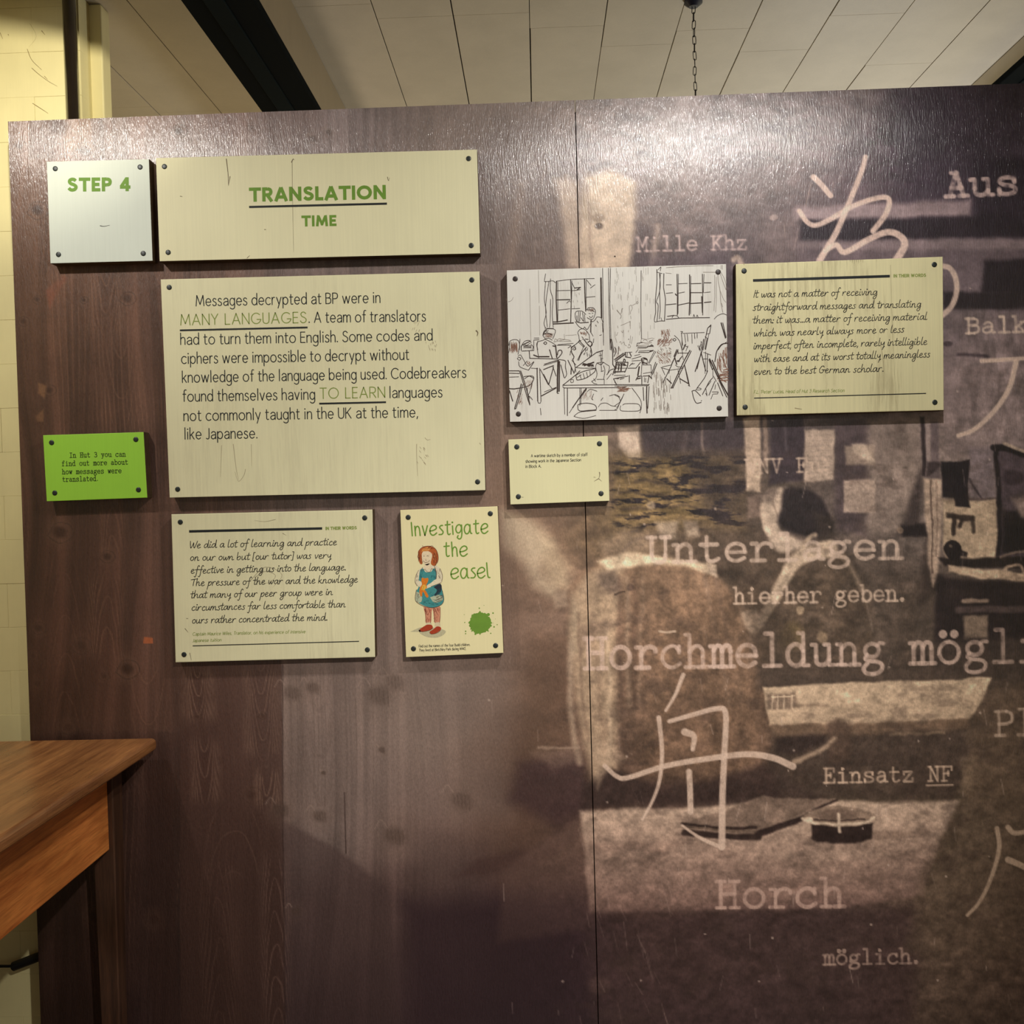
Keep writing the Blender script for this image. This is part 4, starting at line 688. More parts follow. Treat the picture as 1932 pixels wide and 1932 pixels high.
PT = .914; PX0, PXS, PX1 = -1.238, .1095, 1.46
part = empty('display_partition', (0, .03, 0))
tag(part, 'tall plywood partition printed with a brown wartime photograph and pale typed German words, boards screwed to its front', 'display wall')
M_MURAL = mural_mat(); M_PLYEDGE = plain('plywood_edge', (84, 62, 42), .7, .3, 0, .3, 90)
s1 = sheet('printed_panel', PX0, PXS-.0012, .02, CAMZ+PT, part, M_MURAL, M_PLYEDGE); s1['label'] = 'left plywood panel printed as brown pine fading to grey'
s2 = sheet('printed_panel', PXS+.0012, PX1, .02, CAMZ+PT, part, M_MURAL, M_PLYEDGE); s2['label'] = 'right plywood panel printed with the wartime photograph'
M_BATTEN = plain('raw_batten', (120, 92, 62), .75, .3, 0, .3, 20)
for x in (PX0+.05, PXS, PX1-.05): box('batten', (x-.03, .018, .02), (x+.03, .062, CAMZ+PT-.02), M_BATTEN, part, .002, 1)
for z in (.03, 1.2, CAMZ+PT-.07): 
    for xa, xb in ((PX0+.08, PXS-.03), (PXS+.03, PX1-.08)): box('batten', (xa, .018, z), (xb, .062, z+.045), M_BATTEN, part, .002, 1)
box('foot_rail', (PX0+.01, -.0, 0), (PX1-.01, .06, .02), M_BATTEN, part)
# ------------------------------------------------------------------ the screwed-on boards
BT = .030                                      # they stand this far proud of the partition
M_EDGE = plain('board_edge', (92, 72, 48), .7, .3, 0, .35, 50)
def board(name, corners, mat, label, cat, screws, group=None, smat=None, worn=False):
    W = [at(x, y, -BT) for x, y in corners]; c = sum(W, Vector())/4
    e = empty(name, (c.x, 0, c.z)); tag(e, label, cat, group)
    bm = bmesh.new(); f = [bm.verts.new(v) for v in W]; b = [bm.verts.new((v.x, -.0003, v.z)) for v in W]
    bm.faces.new(f[::-1]); bm.faces.new(b)
    for i in range(4): bm.faces.new((f[i], f[(i+1) % 4], b[(i+1) % 4], b[i]))
    bmesh.ops.recalc_face_normals(bm, faces=bm.faces)
    fe = [ed for ed in bm.edges if all(v.co.y < -BT+.001 for v in ed.verts)]
    if worn:
        r = bmesh.ops.subdivide_edges(bm, edges=fe, cuts=24); rnd = random.Random(len(label))
        for ed in list(bm.edges): pass
    fe = [ed for ed in bm.edges if all(v.co.y < -BT+.001 for v in ed.verts) and len(ed.link_faces) == 2 and any(abs(f_.normal.y) < .5 for f_ in ed.link_faces)]
    bmesh.ops.bevel(bm, geom=fe, offset=.0012 if not worn else .002, segments=2, affect='EDGES', profile=.6)
    for f_ in bm.faces: f_.normal_update(); f_.material_index = 0 if f_.normal.y < -.3 else 1
    bm_obj('board', bm, [mat, M_EDGE], e)
    for (x, y) in screws:
        p = at(x, y, -BT-.001); s = bmesh.new()
        prof = [(.0060, 0), (.0060, .0012), (.0054, .0017), (.003, .0019)]
        rings = [[s.verts.new((p.x+r*math.cos(k*math.pi/9), -BT+.0004-h, p.z+r*math.sin(k*math.pi/9))) for k in range(18)] for r, h in prof]
        for a, b_ in zip(rings, rings[1:]):
            for k in range(18): s.faces.new((a[k], a[(k+1) % 18], b_[(k+1) % 18], b_[k]))
        s.faces.new(rings[-1]); bmesh.ops.recalc_face_normals(s, faces=s.faces)
        bm_obj('screw_cap', s, smat or M_SCREW, e, True)
    return e
def lettering(parent, lines, mat, w, font=SANS, gap=2.4, space=5.5, slant=0, cap='round', name='lettering', n=4, wobble=0, dot=None, layer=.0002):
    k = Ink(-BT-layer)
    for i, (t, x0, y0, x1, y1, xh) in enumerate(lines):
        k.strokes(text_strokes(font, t, x0, y0, x1, y1, xh, gap, space, slant, n, wobble, i), w, cap, dot)
    o = k.build(name, mat, parent); return o
def rule(parent, segs, mat=M_INK, name='rule_line', layer=.0003):
    for x0, y0, x1, y1, w in segs:
        k = Ink(-BT-layer); k.stroke([(x0, y0), (x1, y1)], w, 'butt'); k.build(name, mat, parent)
def marks(parent, ss, mat, name='scuff_mark'):
    k = Ink(-BT-.00025)
    for pts, w in ss: k.stroke(spline(pts, 4) if len(pts) > 2 else pts, w, 'round', w*.4)
    o = k.build(name, mat, parent); o['kind'] = 'stuff'
M_SCUFF = plain('brown_scuff', (110, 94, 74), .8, .2)

CRM = (220, 214, 176)
b = board('step_board', [(88, 305), (281, 300), (288, 492), (95, 497)], board_mat('painted_board_grey', (206, 212, 200), .04, .04, 1), 'small square pale grey board reading STEP 4 in green capitals', 'sign', [(104, 318), (264, 315), (270, 478), (110, 480)])
lettering(b, [('STEP 4', 130, 358.6, 242.5, 357.6, 13.9)], M_GREEN, 6.3, BOLD, gap=6.4, space=5, cap='butt')
marks(b, [([(189, 426), (196, 427), (207, 425)], 1.4)], M_INK2)
b = board('title_board', [(294, 298), (900, 282), (906, 478), (301, 493)], board_mat('painted_board_title', CRM, .05, .05, 2), 'long cream board headed TRANSLATION TIME in green capitals', 'sign', [(310, 314), (884, 299), (889, 463), (317, 476)])
lettering(b, [('TRANSLATION', 474, 377.6, 725, 372.6, 14.2)], M_GREEN, 6.2, BOLD, gap=6.0, cap='butt')
lettering(b, [('TIME', 572, 425, 632, 424, 11.0)], M_GREEN, 4.8, BOLD, gap=6.2, cap='butt')
rule(b, [(470, 390.5, 730, 384.2, 4)])
marks(b, [([(427, 300), (430, 325), (431, 350)], 1.6), ([(550, 306), (553, 300), (555, 302)], 1.6), ([(551, 305), (552, 380), (554, 475)], .6), ([(731, 334), (733, 341), (735, 335)], 1), ([(340, 370), (344, 371)], 1.2), ([(434, 333), (431, 349)], 1.2), ([(499, 433), (502, 433)], 1.2), ([(466, 487), (471, 482)], 1)], M_SCUFF)
b = board('text_board', [(303, 527), (905, 512), (916, 925), (320, 939)], board_mat('painted_board_text', CRM, .05, .06, 3, sfac=.12), 'largest cream board with eight lines of black text about messages decrypted in many languages', 'sign', [(319, 542), (890, 528), (901, 909), (335, 923)])
T = [('Messages decrypted at BP were in', 370, 577.3, 717, 571), ('. A team of translators', 583, 608.6, 802.8, 606), ('had to turn them into English. Some codes and', 341, 650.2, 815.5, 642),
     ('ciphers were impossible to decrypt without', 342.6, 686.2, 771, 678.4), ('knowledge of the language being used. Codebreakers', 344.2, 721.7, 879, 712.2), ('found themselves having', 345.2, 757.4, 593.8, 753.4),
     ('languages', 735.2, 750.5, 834, 749.2), ('not commonly taught in the UK at the time,', 347, 794, 788, 787), ('like Japanese.', 348.4, 828.7, 485, 826.6)]
lettering(b, [(*t, 13.6) for t in T], M_INK, 1.75, gap=3.3, space=4.4)
for t in (('MANY LANGUAGES', 341, 613.5, 577.5, 608.8, 13.8), ('TO LEARN', 604, 752, 726, 749.6, 13.6)): lettering(b, [t], M_GREENP, 1.7, gap=3.6, space=6)
rule(b, [(339.3, 623.3, 580.3, 617.8, 3.4), (602.3, 761.6, 728.3, 758.8, 3.4)])
sc = []
rs = random.Random(3)
for k in range(16): x = 786+rs.uniform(0, 20); y = 850+rs.uniform(-8, 26); sc.append(([(x, y), (x+3, y+4)], .9))
for k in range(16): x = 800+rs.uniform(0, 24); y = 643+rs.uniform(-2, 16); sc.append(([(x, y), (x+1, y+4)], .8))
for k in range(10): x = 778+rs.uniform(0, 16); y = 606+rs.uniform(-2, 16); sc.append(([(x, y), (x-2, y+5)], .8))
sc += [([(786, 838), (786, 860), (788, 898)], 1.0), ([(802, 826), (806, 830), (812, 829)], 1.0), ([(440, 838), (445, 880), (450, 905)], 1.0), ([(463, 885), (460, 897), (450, 908), (443, 890)], .9), ([(418, 840), (416, 900)], .8), ([(474, 838), (475, 880)], .6), ([(905, 836), (907, 839)], 1.4)]
marks(b, sc, plain('grey_scuff', (168, 154, 126), .8, .2)); marks(b, [([(898.5, 624), (901.5, 628), (900, 634)], 2.6)], M_SCUFF, 'chip')
b = board('green_board', [(81, 821), (271, 815), (278, 939), (88, 946)], board_mat('bright_green_board', (150, 204, 62), .04, .06, 4), 'small bright green board with typewritten text pointing to Hut 3', 'sign', [(97, 835), (256, 829), (261, 924), (103, 930)])
lettering(b, [('In Hut 3 you can', 131, 863.4, 236.7, 861, 6.2), ('find out more about', 116.7, 879.2, 241.4, 876, 6.2), ('how messages were', 117.2, 894.6, 229, 892.2, 6.2), ('translated.', 117.8, 908.8, 187.6, 907, 6.2)], plain('typed_ink', (38, 52, 24), .7, .2), 1.15, TYPE, dot=.9)
b = board('quote_board', [(323, 970), (703, 961), (708, 1240), (331, 1250)], board_mat('painted_board_quote', CRM, .07, .10, 5, sfac=.18), 'cream board with a handwritten quote beginning We did a lot of learning', 'sign', [(340, 985), (688, 977), (693, 1226), (347, 1235)], 'quote boards', worn=True)
rule(b, [(356.8, 1002.6, 607.8, 997, 4.6), (363.4, 1218.6, 677.4, 1210, 1.7)])
lettering(b, [('IN THEIR WORDS', 614.8, 999.4, 672.4, 998, 3.3)], M_GREENP, 1.35, BOLD, gap=5.6, space=5, cap='butt')
Q1 = [('We did a lot of learning and practice', 357.8, 1034.2, 634.7, 1028.2), ('on our own but [our tutor] was very', 358.8, 1057.8, 624.3, 1053.4), ('effective in getting us into the language.', 359.5, 1082, 651.9, 1075.6), ('The pressure of the war and the knowledge', 360.5, 1105.4, 674.4, 1098.8),
      ('that many of our peer group were in', 359.8, 1128.4, 627, 1122.4), ('circumstances far less comfortable than', 361.1, 1152, 651.5, 1145.6), ('ours rather concentrated the mind.', 362.2, 1176.2, 616.9, 1170.4)]
lettering(b, [(*t, 7.6) for t in Q1], M_INK2, 1.3, HAND, 1.5, 5.2, .12, wobble=.25, n=3, dot=1.25)
lettering(b, [('Captain Maurice Wiles, Translator, on his experience of intensive', 363.2, 1199.2, 575.8, 1194.4, 4.0), ('Japanese tuition', 363.2, 1211.4, 417, 1210, 4.0)], M_GREENP, .75, slant=.2, n=3, gap=3)
marks(b, [([(349, 1186), (355, 1193)], 1.2), ([(352, 1167), (355, 1167)], 1.2), ([(358, 1232), (361, 1246)], 1), ([(533, 1006), (540, 1010)], .8), ([(480, 1090), (500, 1078), (520, 1086), (505, 1100), (480, 1096)], .6), ([(470, 1098), (500, 1070), (532, 1084), (515, 1108)], .6), ([(520, 980), (500, 984), (480, 982)], .5)], M_SCUFF)
b = board('quote_board', [(1388, 498), (1779, 484), (1781, 774), (1390, 784)], board_mat('painted_board_streaked', (222, 213, 168), .10, .10, 6, (128, 112, 80), .42), 'cream board worn in grey streaks with a handwritten quote beginning It was not', 'sign', [(1404, 511), (1763, 499), (1764, 759), (1406, 768)], 'quote boards', worn=True)
rule(b, [(1420.7, 529.2, 1678.9, 521, 5), (1422.7, 751.1, 1747.2, 742.2, 1.8)])
lettering(b, [('IN THEIR WORDS', 1686.5, 523, 1746.5, 521.7, 3.4)], M_GREENP, 1.35, BOLD, gap=5.6, space=5, cap='butt')
Q2 = [('It was not a matter of receiving', 1420.7, 561.4, 1654.4, 556.6), ('straightforward messages and translating', 1420.7, 586, 1737.2, 579.5), ('them: it was...a matter of receiving material', 1420.3, 610.4, 1748.4, 603.1), ('which was nearly always more or less', 1422.3, 634.7, 1705.6, 627),
      ('imperfect, often incomplete, rarely intelligible', 1421.6, 658.8, 1748.4, 650.3), ('with ease and at its worst totally meaningless', 1422.7, 683.2, 1753.9, 674), ('even to the best German scholar.', 1422.3, 707.2, 1666, 701)]
lettering(b, [(*t, 7.8) for t in Q2], M_INK2, 1.3, HAND, 1.5, 5.2, .12, wobble=.25, n=3, dot=1.25)
lettering(b, [("F.L. 'Peter' Lucas, Head of Hut 3 Research Section", 1422.5, 742.6, 1592.6, 739.6, 4.2)], M_GREENP, .75, slant=.2, n=3, gap=3)
marks(b, [([(1604+k*4, 491-k*.1), (1604+k*4, 494+(k*7 % 5))], 1) for k in range(7)]+[([(1403, 496), (1404, 500)], 1.2), ([(1490, 600), (1494, 625), (1492, 650)], 2), ([(1680, 500), (1684, 620), (1690, 760)], .6), ([(1660, 640), (1668, 700), (1664, 760)], .8), ([(1500, 770), (1513, 772)], 1.6)], plain('grey_wear', (152, 138, 106), .8, .2))
b = board('caption_board', [(959, 829), (1147, 822), (1150, 945), (963, 952)], board_mat('painted_board_caption', (220, 214, 170), .04, .05, 7), 'small cream board with a three-line caption about a wartime sketch, below the sketch board', 'sign', [(975, 843), (1131, 837), (1134, 931), (978, 937)])
lettering(b, [('A wartime sketch by a member of staff', 1002, 862.7, 1108.4, 860.2, 3.7), ('showing work in the Japanese Section', 991.7, 873.1, 1096, 870.2, 3.7), ('in Block A.', 991.7, 882.8, 1020.8, 882, 3.7)], M_INK2, .75, gap=3, n=3)
marks(b, [([(1131, 891), (1131.5, 897), (1129.5, 903)], 1.4), ([(1129.5, 903), (1121, 908)], 1.2), ([(1129.5, 903), (1135, 908)], 1), ([(1120, 900), (1124, 901)], .8), ([(984, 938), (988, 938)], .9)], M_SCUFF)

# ---- board with the girl
b = board('activity_board', [(755, 962), (939, 955), (950, 1232), (766, 1240)], board_mat('painted_board_activity', (224, 213, 166), .04, .05, 8), 'upright cream board reading Investigate the easel, with a painted girl in a blue pinafore', 'sign', [(770, 976), (925, 969), (935, 1218), (780, 1224)])
lettering(b, [('Investigate', 776.8, 1011, 920.6, 1006, 18)], M_GREEN, 2.5, KIDS, 3.0, dot=1.9)
lettering(b, [('the', 838, 1050, 881.6, 1049, 18.6)], M_GREEN, 2.5, KIDS, 3.0)
lettering(b, [('easel', 851, 1092, 924.4, 1090, 19.5)], M_GREEN, 2.5, KIDS, 2.4)
lettering(b, [('Find out the names of the four Budd children.', 790.4, 1221.6, 886.6, 1218.4, 3.3), ('They lived at Bletchley Park during WW2.', 790.7, 1229.2, 879, 1226, 3.3)], M_INK2, .62, gap=3, n=3)
G = lambda s: [(740+x/6.036, 940+y/6.036) for x, y in pts_of(s)]
k = Ink(-BT-.0002); rs = random.Random(5); P = []
for i in range(56):
    a = 2*math.pi*i/56; r = 20.3+rs.uniform(-1.2, 1.2)+(2.8 if i % 7 == 0 else 0); P.append((905.7+r*math.cos(a)*1.0, 1175.3-r*math.sin(a)))
k.fill(P)
for (x, y, r) in ((992, 1252, 8), (1045, 1220, 4), (1148, 1308, 9), (1095, 1325, 18), (820, 1325, 4), (826, 1415, 6), (836, 1515, 8), (836, 1542, 7), (895, 1490, 7), (1160, 1465, 9), (1195, 1440, 6), (1150, 1420, 3), (1122, 1538, 7), (1175, 1375, 3), (948, 1545, 12), (1120, 1450, 14)): k.dot(740+x/6.036, 940+y/6.036, r/6.036, 10)
k.build('paint_splat', M_GREEN, b)
def fig(name, c, shapes, layer, strokes=()):
    k = Ink(-BT-layer)
    for s in shapes: k.fill(G(s), smooth=True)
    for s, w in strokes: k.stroke(spline(G(s), 4), w)
    o = k.build(name, plain('ink_'+'_'.join(map(str, c)), c, .7, .2, 0, .22, 300), b)
    if strokes: o['kind'] = 'stuff'
    return o
fig('drawn_shadow', (190, 182, 148), ['300,1500 430,1470 590,1500 600,1540 520,1585 400,1580 320,1540', '205,1520 330,1470 420,1490 330,1520'], .00020)
fig('drawn_legs', (206, 140, 110), ['355,1235 455,1235 450,1300 440,1420 385,1425 375,1330', '458,1235 540,1230 548,1300 540,1420 485,1420 470,1320'], .00024)
fig('drawn_socks', (214, 196, 160), ['385,1418 440,1415 446,1450 385,1455', '485,1418 540,1415 546,1470 490,1470'], .00028)
fig('drawn_shoes', (168, 62, 34), ['315,1490 360,1460 400,1440 450,1445 462,1480 430,1500 350,1518 320,1512', '425,1520 470,1490 510,1460 552,1470 552,1500 500,1535 440,1546'], .00032)
fig('drawn_blouse', (218, 206, 176), ['345,785 480,765 545,800 570,880 560,950 500,985 440,1000 400,1010 400,900 340,900 330,960 310,1010 270,970 262,900 300,820'], .00030)
fig('drawn_hair', (176, 92, 44), ['300,660 295,610 320,575 370,548 440,545 495,580 522,650 520,720 480,770 440,740 455,640 400,600 350,610 335,660 345,740 320,748 300,700'], .00040)
fig('drawn_hair', (210, 140, 70), ['330,610 350,575 400,555 440,570 410,600 360,605'], .00048)
fig('drawn_face', (226, 206, 172), ['335,650 345,610 400,598 450,630 455,700 430,745 390,765 355,735 338,700', '370,755 430,745 440,790 400,810 365,790'], .00036)
fig('drawn_pinafore', (66, 138, 138), ['318,815 350,800 380,840 440,838 470,800 498,820 505,900 480,960 555,1000 585,1150 560,1210 470,1245 380,1230 300,1190 262,1150 275,1060 300,1010 305,900'], .00036)
fig('drawn_pinafore_light', (176, 184, 156), ['270,1060 310,1080 340,1130 330,1180 290,1185 262,1150', '430,1130 520,1100 575,1130 560,1170 480,1190'], .00042)
fig('drawn_pinafore_dark', (42, 46, 58), ['470,1010 550,975 560,1050 500,1110 480,1100 510,1050', '470,960 500,940 496,830 505,900 490,960'], .00044)
fig('drawn_sleeves', (222, 210, 180), ['480,930 530,930 560,960 500,985 440,1010 380,1030 400,990 440,965', '270,930 330,950 335,990 310,1010 280,975'], .00050)
fig('drawn_toy', (214, 122, 38), ['335,910 350,905 370,912 405,908 412,925 402,960 390,985 395,1020 370,1040 385,1060 412,1110 405,1130 385,1125 360,1075 345,1070 340,1115 322,1115 310,1070 315,1020 340,980 333,945'], .00054)
fig('drawn_toy_light', (228, 176, 70), ['345,990 375,985 385,1020 360,1050 335,1040'], .00058)
rs = random.Random(21)
def dash(x0, y0, x1, y1, n, dx, dy, w=.4):
    out = []
    for i in range(n):
        x, y = rs.uniform(x0, x1), rs.uniform(y0, y1); q = rs.uniform(.6, 1.2); out.append((f'{x:.0f},{y:.0f} {x+dx*q*.5+rs.uniform(-6, 6):.0f},{y+dy*q*.5:.0f} {x+dx*q:.0f},{y+dy*q:.0f}', w))
    return out
fig('drawn_hair_strand', (122, 54, 30), [], .00060, dash(300, 600, 325, 700, 10, -6, 40)+dash(462, 600, 505, 720, 18, 14, 40)+dash(340, 556, 470, 580, 14, 30, -8)+[('345,560 350,545 340,540', .4), ('430,550 450,540 470,548', .4), ('300,640 290,660 300,690 315,680', .5), ('500,700 520,720 500,745', .5)])
fig('drawn_hair_strand', (220, 158, 92), [], .00061, dash(350, 565, 440, 600, 8, 24, -6)+dash(470, 610, 500, 700, 7, 8, 26))
fig('drawn_stocking_hatch', (150, 74, 56), [], .00030, dash(365, 1245, 440, 1280, 22, 6, 26)+dash(462, 1240, 535, 1275, 22, 6, 26)+dash(380, 1280, 435, 1400, 18, -8, 24)+dash(480, 1280, 530, 1400, 18, -8, 24))
fig('drawn_cloth_hatch', (34, 84, 92), [], .00052, dash(315, 830, 335, 900, 10, 4, 30)+dash(420, 1080, 520, 1120, 10, 24, -20)+dash(330, 1150, 520, 1210, 26, 26, 10)+dash(440, 860, 490, 920, 10, 4, 24)+dash(520, 1010, 560, 1090, 14, -22, 26))
fig('drawn_cloth_hatch', (112, 92, 78), [], .00053, dash(490, 1100, 570, 1170, 22, 24, -14)+dash(275, 1060, 300, 1160, 12, 4, 30)+dash(500, 800, 556, 900, 12, 8, 26)+dash(275, 850, 300, 930, 8, -4, 26))
fig('drawn_outline', (84, 50, 40), [], .00062, [(s, w) for s, w in (('300,700 296,640 310,590 350,555 420,545 480,565 515,620 524,700 490,770', .7), ('345,740 338,700 335,650', .4), ('352,660 362,656 370,662', .6), ('395,658 405,654 415,660', .6), ('385,690 380,705 390,708', .4), ('352,710 375,732 410,725 425,705', .6), ('300,820 270,880 260,950 285,1000', .6), ('545,800 572,880 565,950', .7),
     ('275,1040 262,1150 300,1200 380,1236 470,1246 560,1212 588,1150 570,1050', .8), ('345,785 330,830 370,810 395,835 430,840 450,800 490,830 480,765', .6), ('480,770 500,840 498,920', .8), ('440,1005 500,985 560,960', .7), ('375,1240 380,1330 390,1420', .5), ('440,1300 436,1420', .5), ('470,1240 478,1330 490,1420', .5), ('545,1240 548,1320 538,1420', .5),
     ('315,1500 340,1520 430,1502 460,1478', .6), ('425,1530 450,1548 520,1530 552,1500', .6), ('460,640 480,690 470,740', .6), ('480,620 505,680 498,740', .6), ('320,640 312,690 330,735', .6), ('370,1260 400,1330', .5), ('480,1250 520,1330', .5), ('500,1130 570,1100', .6), ('490,1160 575,1130', .6), ('480,1190 570,1165', .6), ('360,1000 340,1060', .4))])

# ---- the sketch board: pen lines copied stroke by stroke
b = board('sketch_board', [(956, 510), (1370, 498), (1374, 786), (962, 796)], board_mat('painted_board_white', (222, 218, 210), .06, .05, 9, (150, 140, 130), .22), 'whitish board with a brown pen sketch of people working at tables by two windows', 'picture', [(972, 526), (1355, 513), (1357, 770), (978, 781)], None, M_SCREWB)
kd, kb, kl = Ink(-BT-.0003), Ink(-BT-.00022), Ink(-BT-.00026)
def sk(ox, oy, txt, k=kd, w=1.08, S=8.05):
    for s in txt.split('|'):
        ww = w
        if '*' in s: a, s = s.split('*'); ww = w*float(a)
        sm = s.startswith('~'); q = [(ox+x/S, oy+y/S) for x, y in pts_of(s.lstrip('~'))]
        k.stroke(spline(q, 3) if sm and len(q) > 2 else q, ww)
A_ = (940, 490); B_ = (1160, 490); C_ = (940, 640); D_ = (1160, 640)
sk(*A_, '720,215 700,320|~700,330 760,330 830,320 870,350|~720,330 700,600 730,800 695,960 720,1040|~770,330 720,700 745,1020|~795,290 790,450 830,600 820,800 835,1030|~795,600 790,900 780,1030|710,1040 840,1045|2*885,330 880,600 895,950|905,340 905,940|1.6*1100,310 1110,600 1100,945|1120,320 1115,600|1.8*1310,290 1320,600 1330,780|1335,300 1335,760|2.6*1560,280 1565,600 1570,880|1585,130 1590,500 1600,1300|1675,130 1680,700 1700,1369|1705,130 1695,600 1715,1369|890,470 1090,465|1.8*890,610 1090,605|910,765 1090,745|1120,470 1250,455|1120,745 1240,740|1340,570 1470,560|1.8*835,945 900,945 1050,915|2*835,975 1140,960|1115,340 1160,430|1.6*1160,430 1250,420 1200,455|1345,310 1410,390|1400,430 1470,380|~890,325 1090,300 1300,290 1460,285|~1040,660 1080,625 1095,640')
sk(*A_, '610,160 620,660|480,440 485,820 500,1369|625,700 630,1150|1000,1130 1010,1215|1020,1150 1190,1140|~150,640 200,620 230,570|1730,680 1745,760|1800,770 1870,850 1850,900|1855,840 1885,740', kl, .6)
sk(*A_, '~1345,760 1370,730 1440,730 1475,770 1470,830 1440,900 1400,905 1350,880|~1345,760 1400,760 1460,790|1375,815 1400,820|1425,810 1440,815|~1385,860 1410,880 1440,850|~1400,930 1440,940 1480,900 1500,870 1560,880 1590,950|1500,930 1520,960|1.8*1410,920 1405,1100|~1190,930 1170,870 1180,790 1270,780 1330,830|1.5*1190,940 1250,960 1370,950|~1170,940 1220,1010 1290,1050 1310,1020 1350,1060 1400,980|1405,1100 1440,1160|1220,790 1225,940|1245,790 1240,930|1280,800 1300,940|1310,830 1320,940|1195,850 1200,930|1260,880 1290,930|1480,990 1490,1010|1450,1200 1445,1260|1580,960 1590,1100|1540,1150 1570,1140')
sk(*A_, '~1225,1160 1210,1100 1260,1050 1330,1070 1380,1140 1385,1180|~1225,1160 1235,1220 1260,1230|~1270,1170 1290,1190 1280,1210|1.4*1325,1205 1365,1210|~1385,1180 1395,1240 1420,1250 1430,1290 1400,1320 1370,1290|~1240,1230 1170,1290 1110,1340|1220,1250 1300,1330|1240,1240 1310,1310|~1150,1310 1175,1330 1160,1369|~690,1170 680,1130 720,1060 830,1050 870,1080 850,1150 830,1200|1.6*700,1130 740,1110 820,1140|~690,1170 720,1200 760,1190 820,1220|1.6*730,1070 700,1100 680,1150|720,1080 740,1090 760,1075|~600,1245 690,1220 720,1210 850,1280 880,1330|1.3*~600,1245 585,1290 600,1369|~690,1265 715,1245 738,1265 715,1285 690,1265|1.8*830,1310 870,1315|~890,1300 1100,1300 1060,1340|1*910,1290 1140,1270|540,1220 540,1369|545,1190 620,1190|545,1220 620,1215|~350,1369 355,1310 400,1240 470,1225 500,1260|1.5*375,1290 480,1240|~395,1280 430,1300 480,1270|390,1320 500,1325|~160,1300 175,1240 230,1215 300,1225 325,1300 320,1369')
sk(*A_, '~850,1240 870,1200 900,1230|~890,1230 920,1200 950,1210|840,1250 1000,1215|930,1200 1100,1225|930,1240 1110,1240', kl, .8)
sk(*B_, '3*0,-50 0,-50|400,165 395,700 405,1200|1.3*640,170 640,350 615,620 620,800 600,910|1.2*~680,210 690,400 665,540 630,640 660,700 640,930|1.3*745,210 740,420 770,600 755,930|~600,910 610,945 660,935 700,930 760,930|1.2*690,220 680,500 690,760 675,900|640,190 720,210|1.5*640,150 640,200|~660,150 700,110 690,170|~700,880 710,910 720,930|1.5*945,220 950,500 950,840|965,220 960,820|1.8*1135,230 1140,550 1130,840|1155,250 1150,820|1.4*1330,220 1335,500 1335,840|1.8*1320,560 1330,800|1355,220 1345,500|780,380 860,380|970,365 1100,360|1.3*1160,365 1310,360|1.5*1360,350 1460,350|780,510 880,500|960,510 1060,490|1.5*1140,500 1320,500|1360,500 1450,490|1.4*780,685 930,670|1.4*960,690 1130,655|1.6*1150,665 1310,655|1.6*1360,650 1460,640|1.3*780,905 1000,885 1440,880|1.4*800,860 900,845|~870,880 890,850 940,850 970,880|1190,870 1200,830 1215,870|1240,870 1250,840 1265,870|2*920,520 935,540')
sk(*B_, '780,120 1000,105 1300,90 1500,90|770,200 860,210|1340,190 1540,190|1540,180 1600,170|1.2*~1565,200 1570,330 1600,480 1610,650 1640,800|~1600,470 1650,600 1690,650|~1610,190 1660,280 1690,380 1690,460|~1600,210 1640,330 1690,460|1620,660 1640,720|1615,80 1615,140|1635,80 1635,150|1515,230 1520,560 1505,780|1540,260 1545,600 1530,800', kl, .8)
sk(*B_, '~1510,900 1560,850 1640,820 1700,840|1.5*1460,990 1410,1040 1390,1130|1.3*1460,1000 1440,1120|1410,1040 1450,1010|1.3*1390,1130 1340,1369|1430,1120 1380,1369|1390,1130 1440,1120|1.2*1370,1170 1410,1200|2*1615,960 1680,1190|1.4*1640,960 1690,1180|~1700,1250 1620,1300 1570,1369|1010,1110 1030,1300|~1000,1090 1030,1095 1010,1120|1030,1120 1360,1105|1060,1130 1075,1260|1100,1130 1110,1240|1170,1130 1175,1270|1210,1120 1215,1200|1250,1120 1250,1190|~905,1150 980,1230 1020,1369|~880,1215 905,1195 930,1215 905,1235 880,1215|1040,1369 1080,1280|1280,1300 1300,1369|1310,1240 1320,1369')
sk(*B_, '~330,1310 390,1260 410,1200 480,1210 560,1190 600,1200|1.4*~400,1250 470,1265 560,1260|~430,1230 460,1210 500,1240|2*520,1240 580,1220|1.3*330,1310 520,1290|340,1330 520,1320|1.3*340,1350 480,1345|~210,1310 215,1280 240,1320 210,1340 195,1320|1.4*510,1310 590,1320|~70,1260 90,1240 100,1290|~110,1270 140,1250 150,1290 180,1310|320,650 340,670|~325,650 340,635 355,655 335,670 325,650|265,695 320,665|~215,840 225,780 220,710 250,690 265,740 240,790 240,830|240,850 245,900|90,1000 230,940|235,930 235,1050|~30,760 95,850 80,900|95,820 105,750 125,740|40,1000 50,1040|95,1080 120,1110 125,1070|210,1070 205,1100|30,1150 45,1100|240,1150 230,1270|270,1170 250,1280|~10,1190 30,1260|20,1140 25,1150', kl, .7)
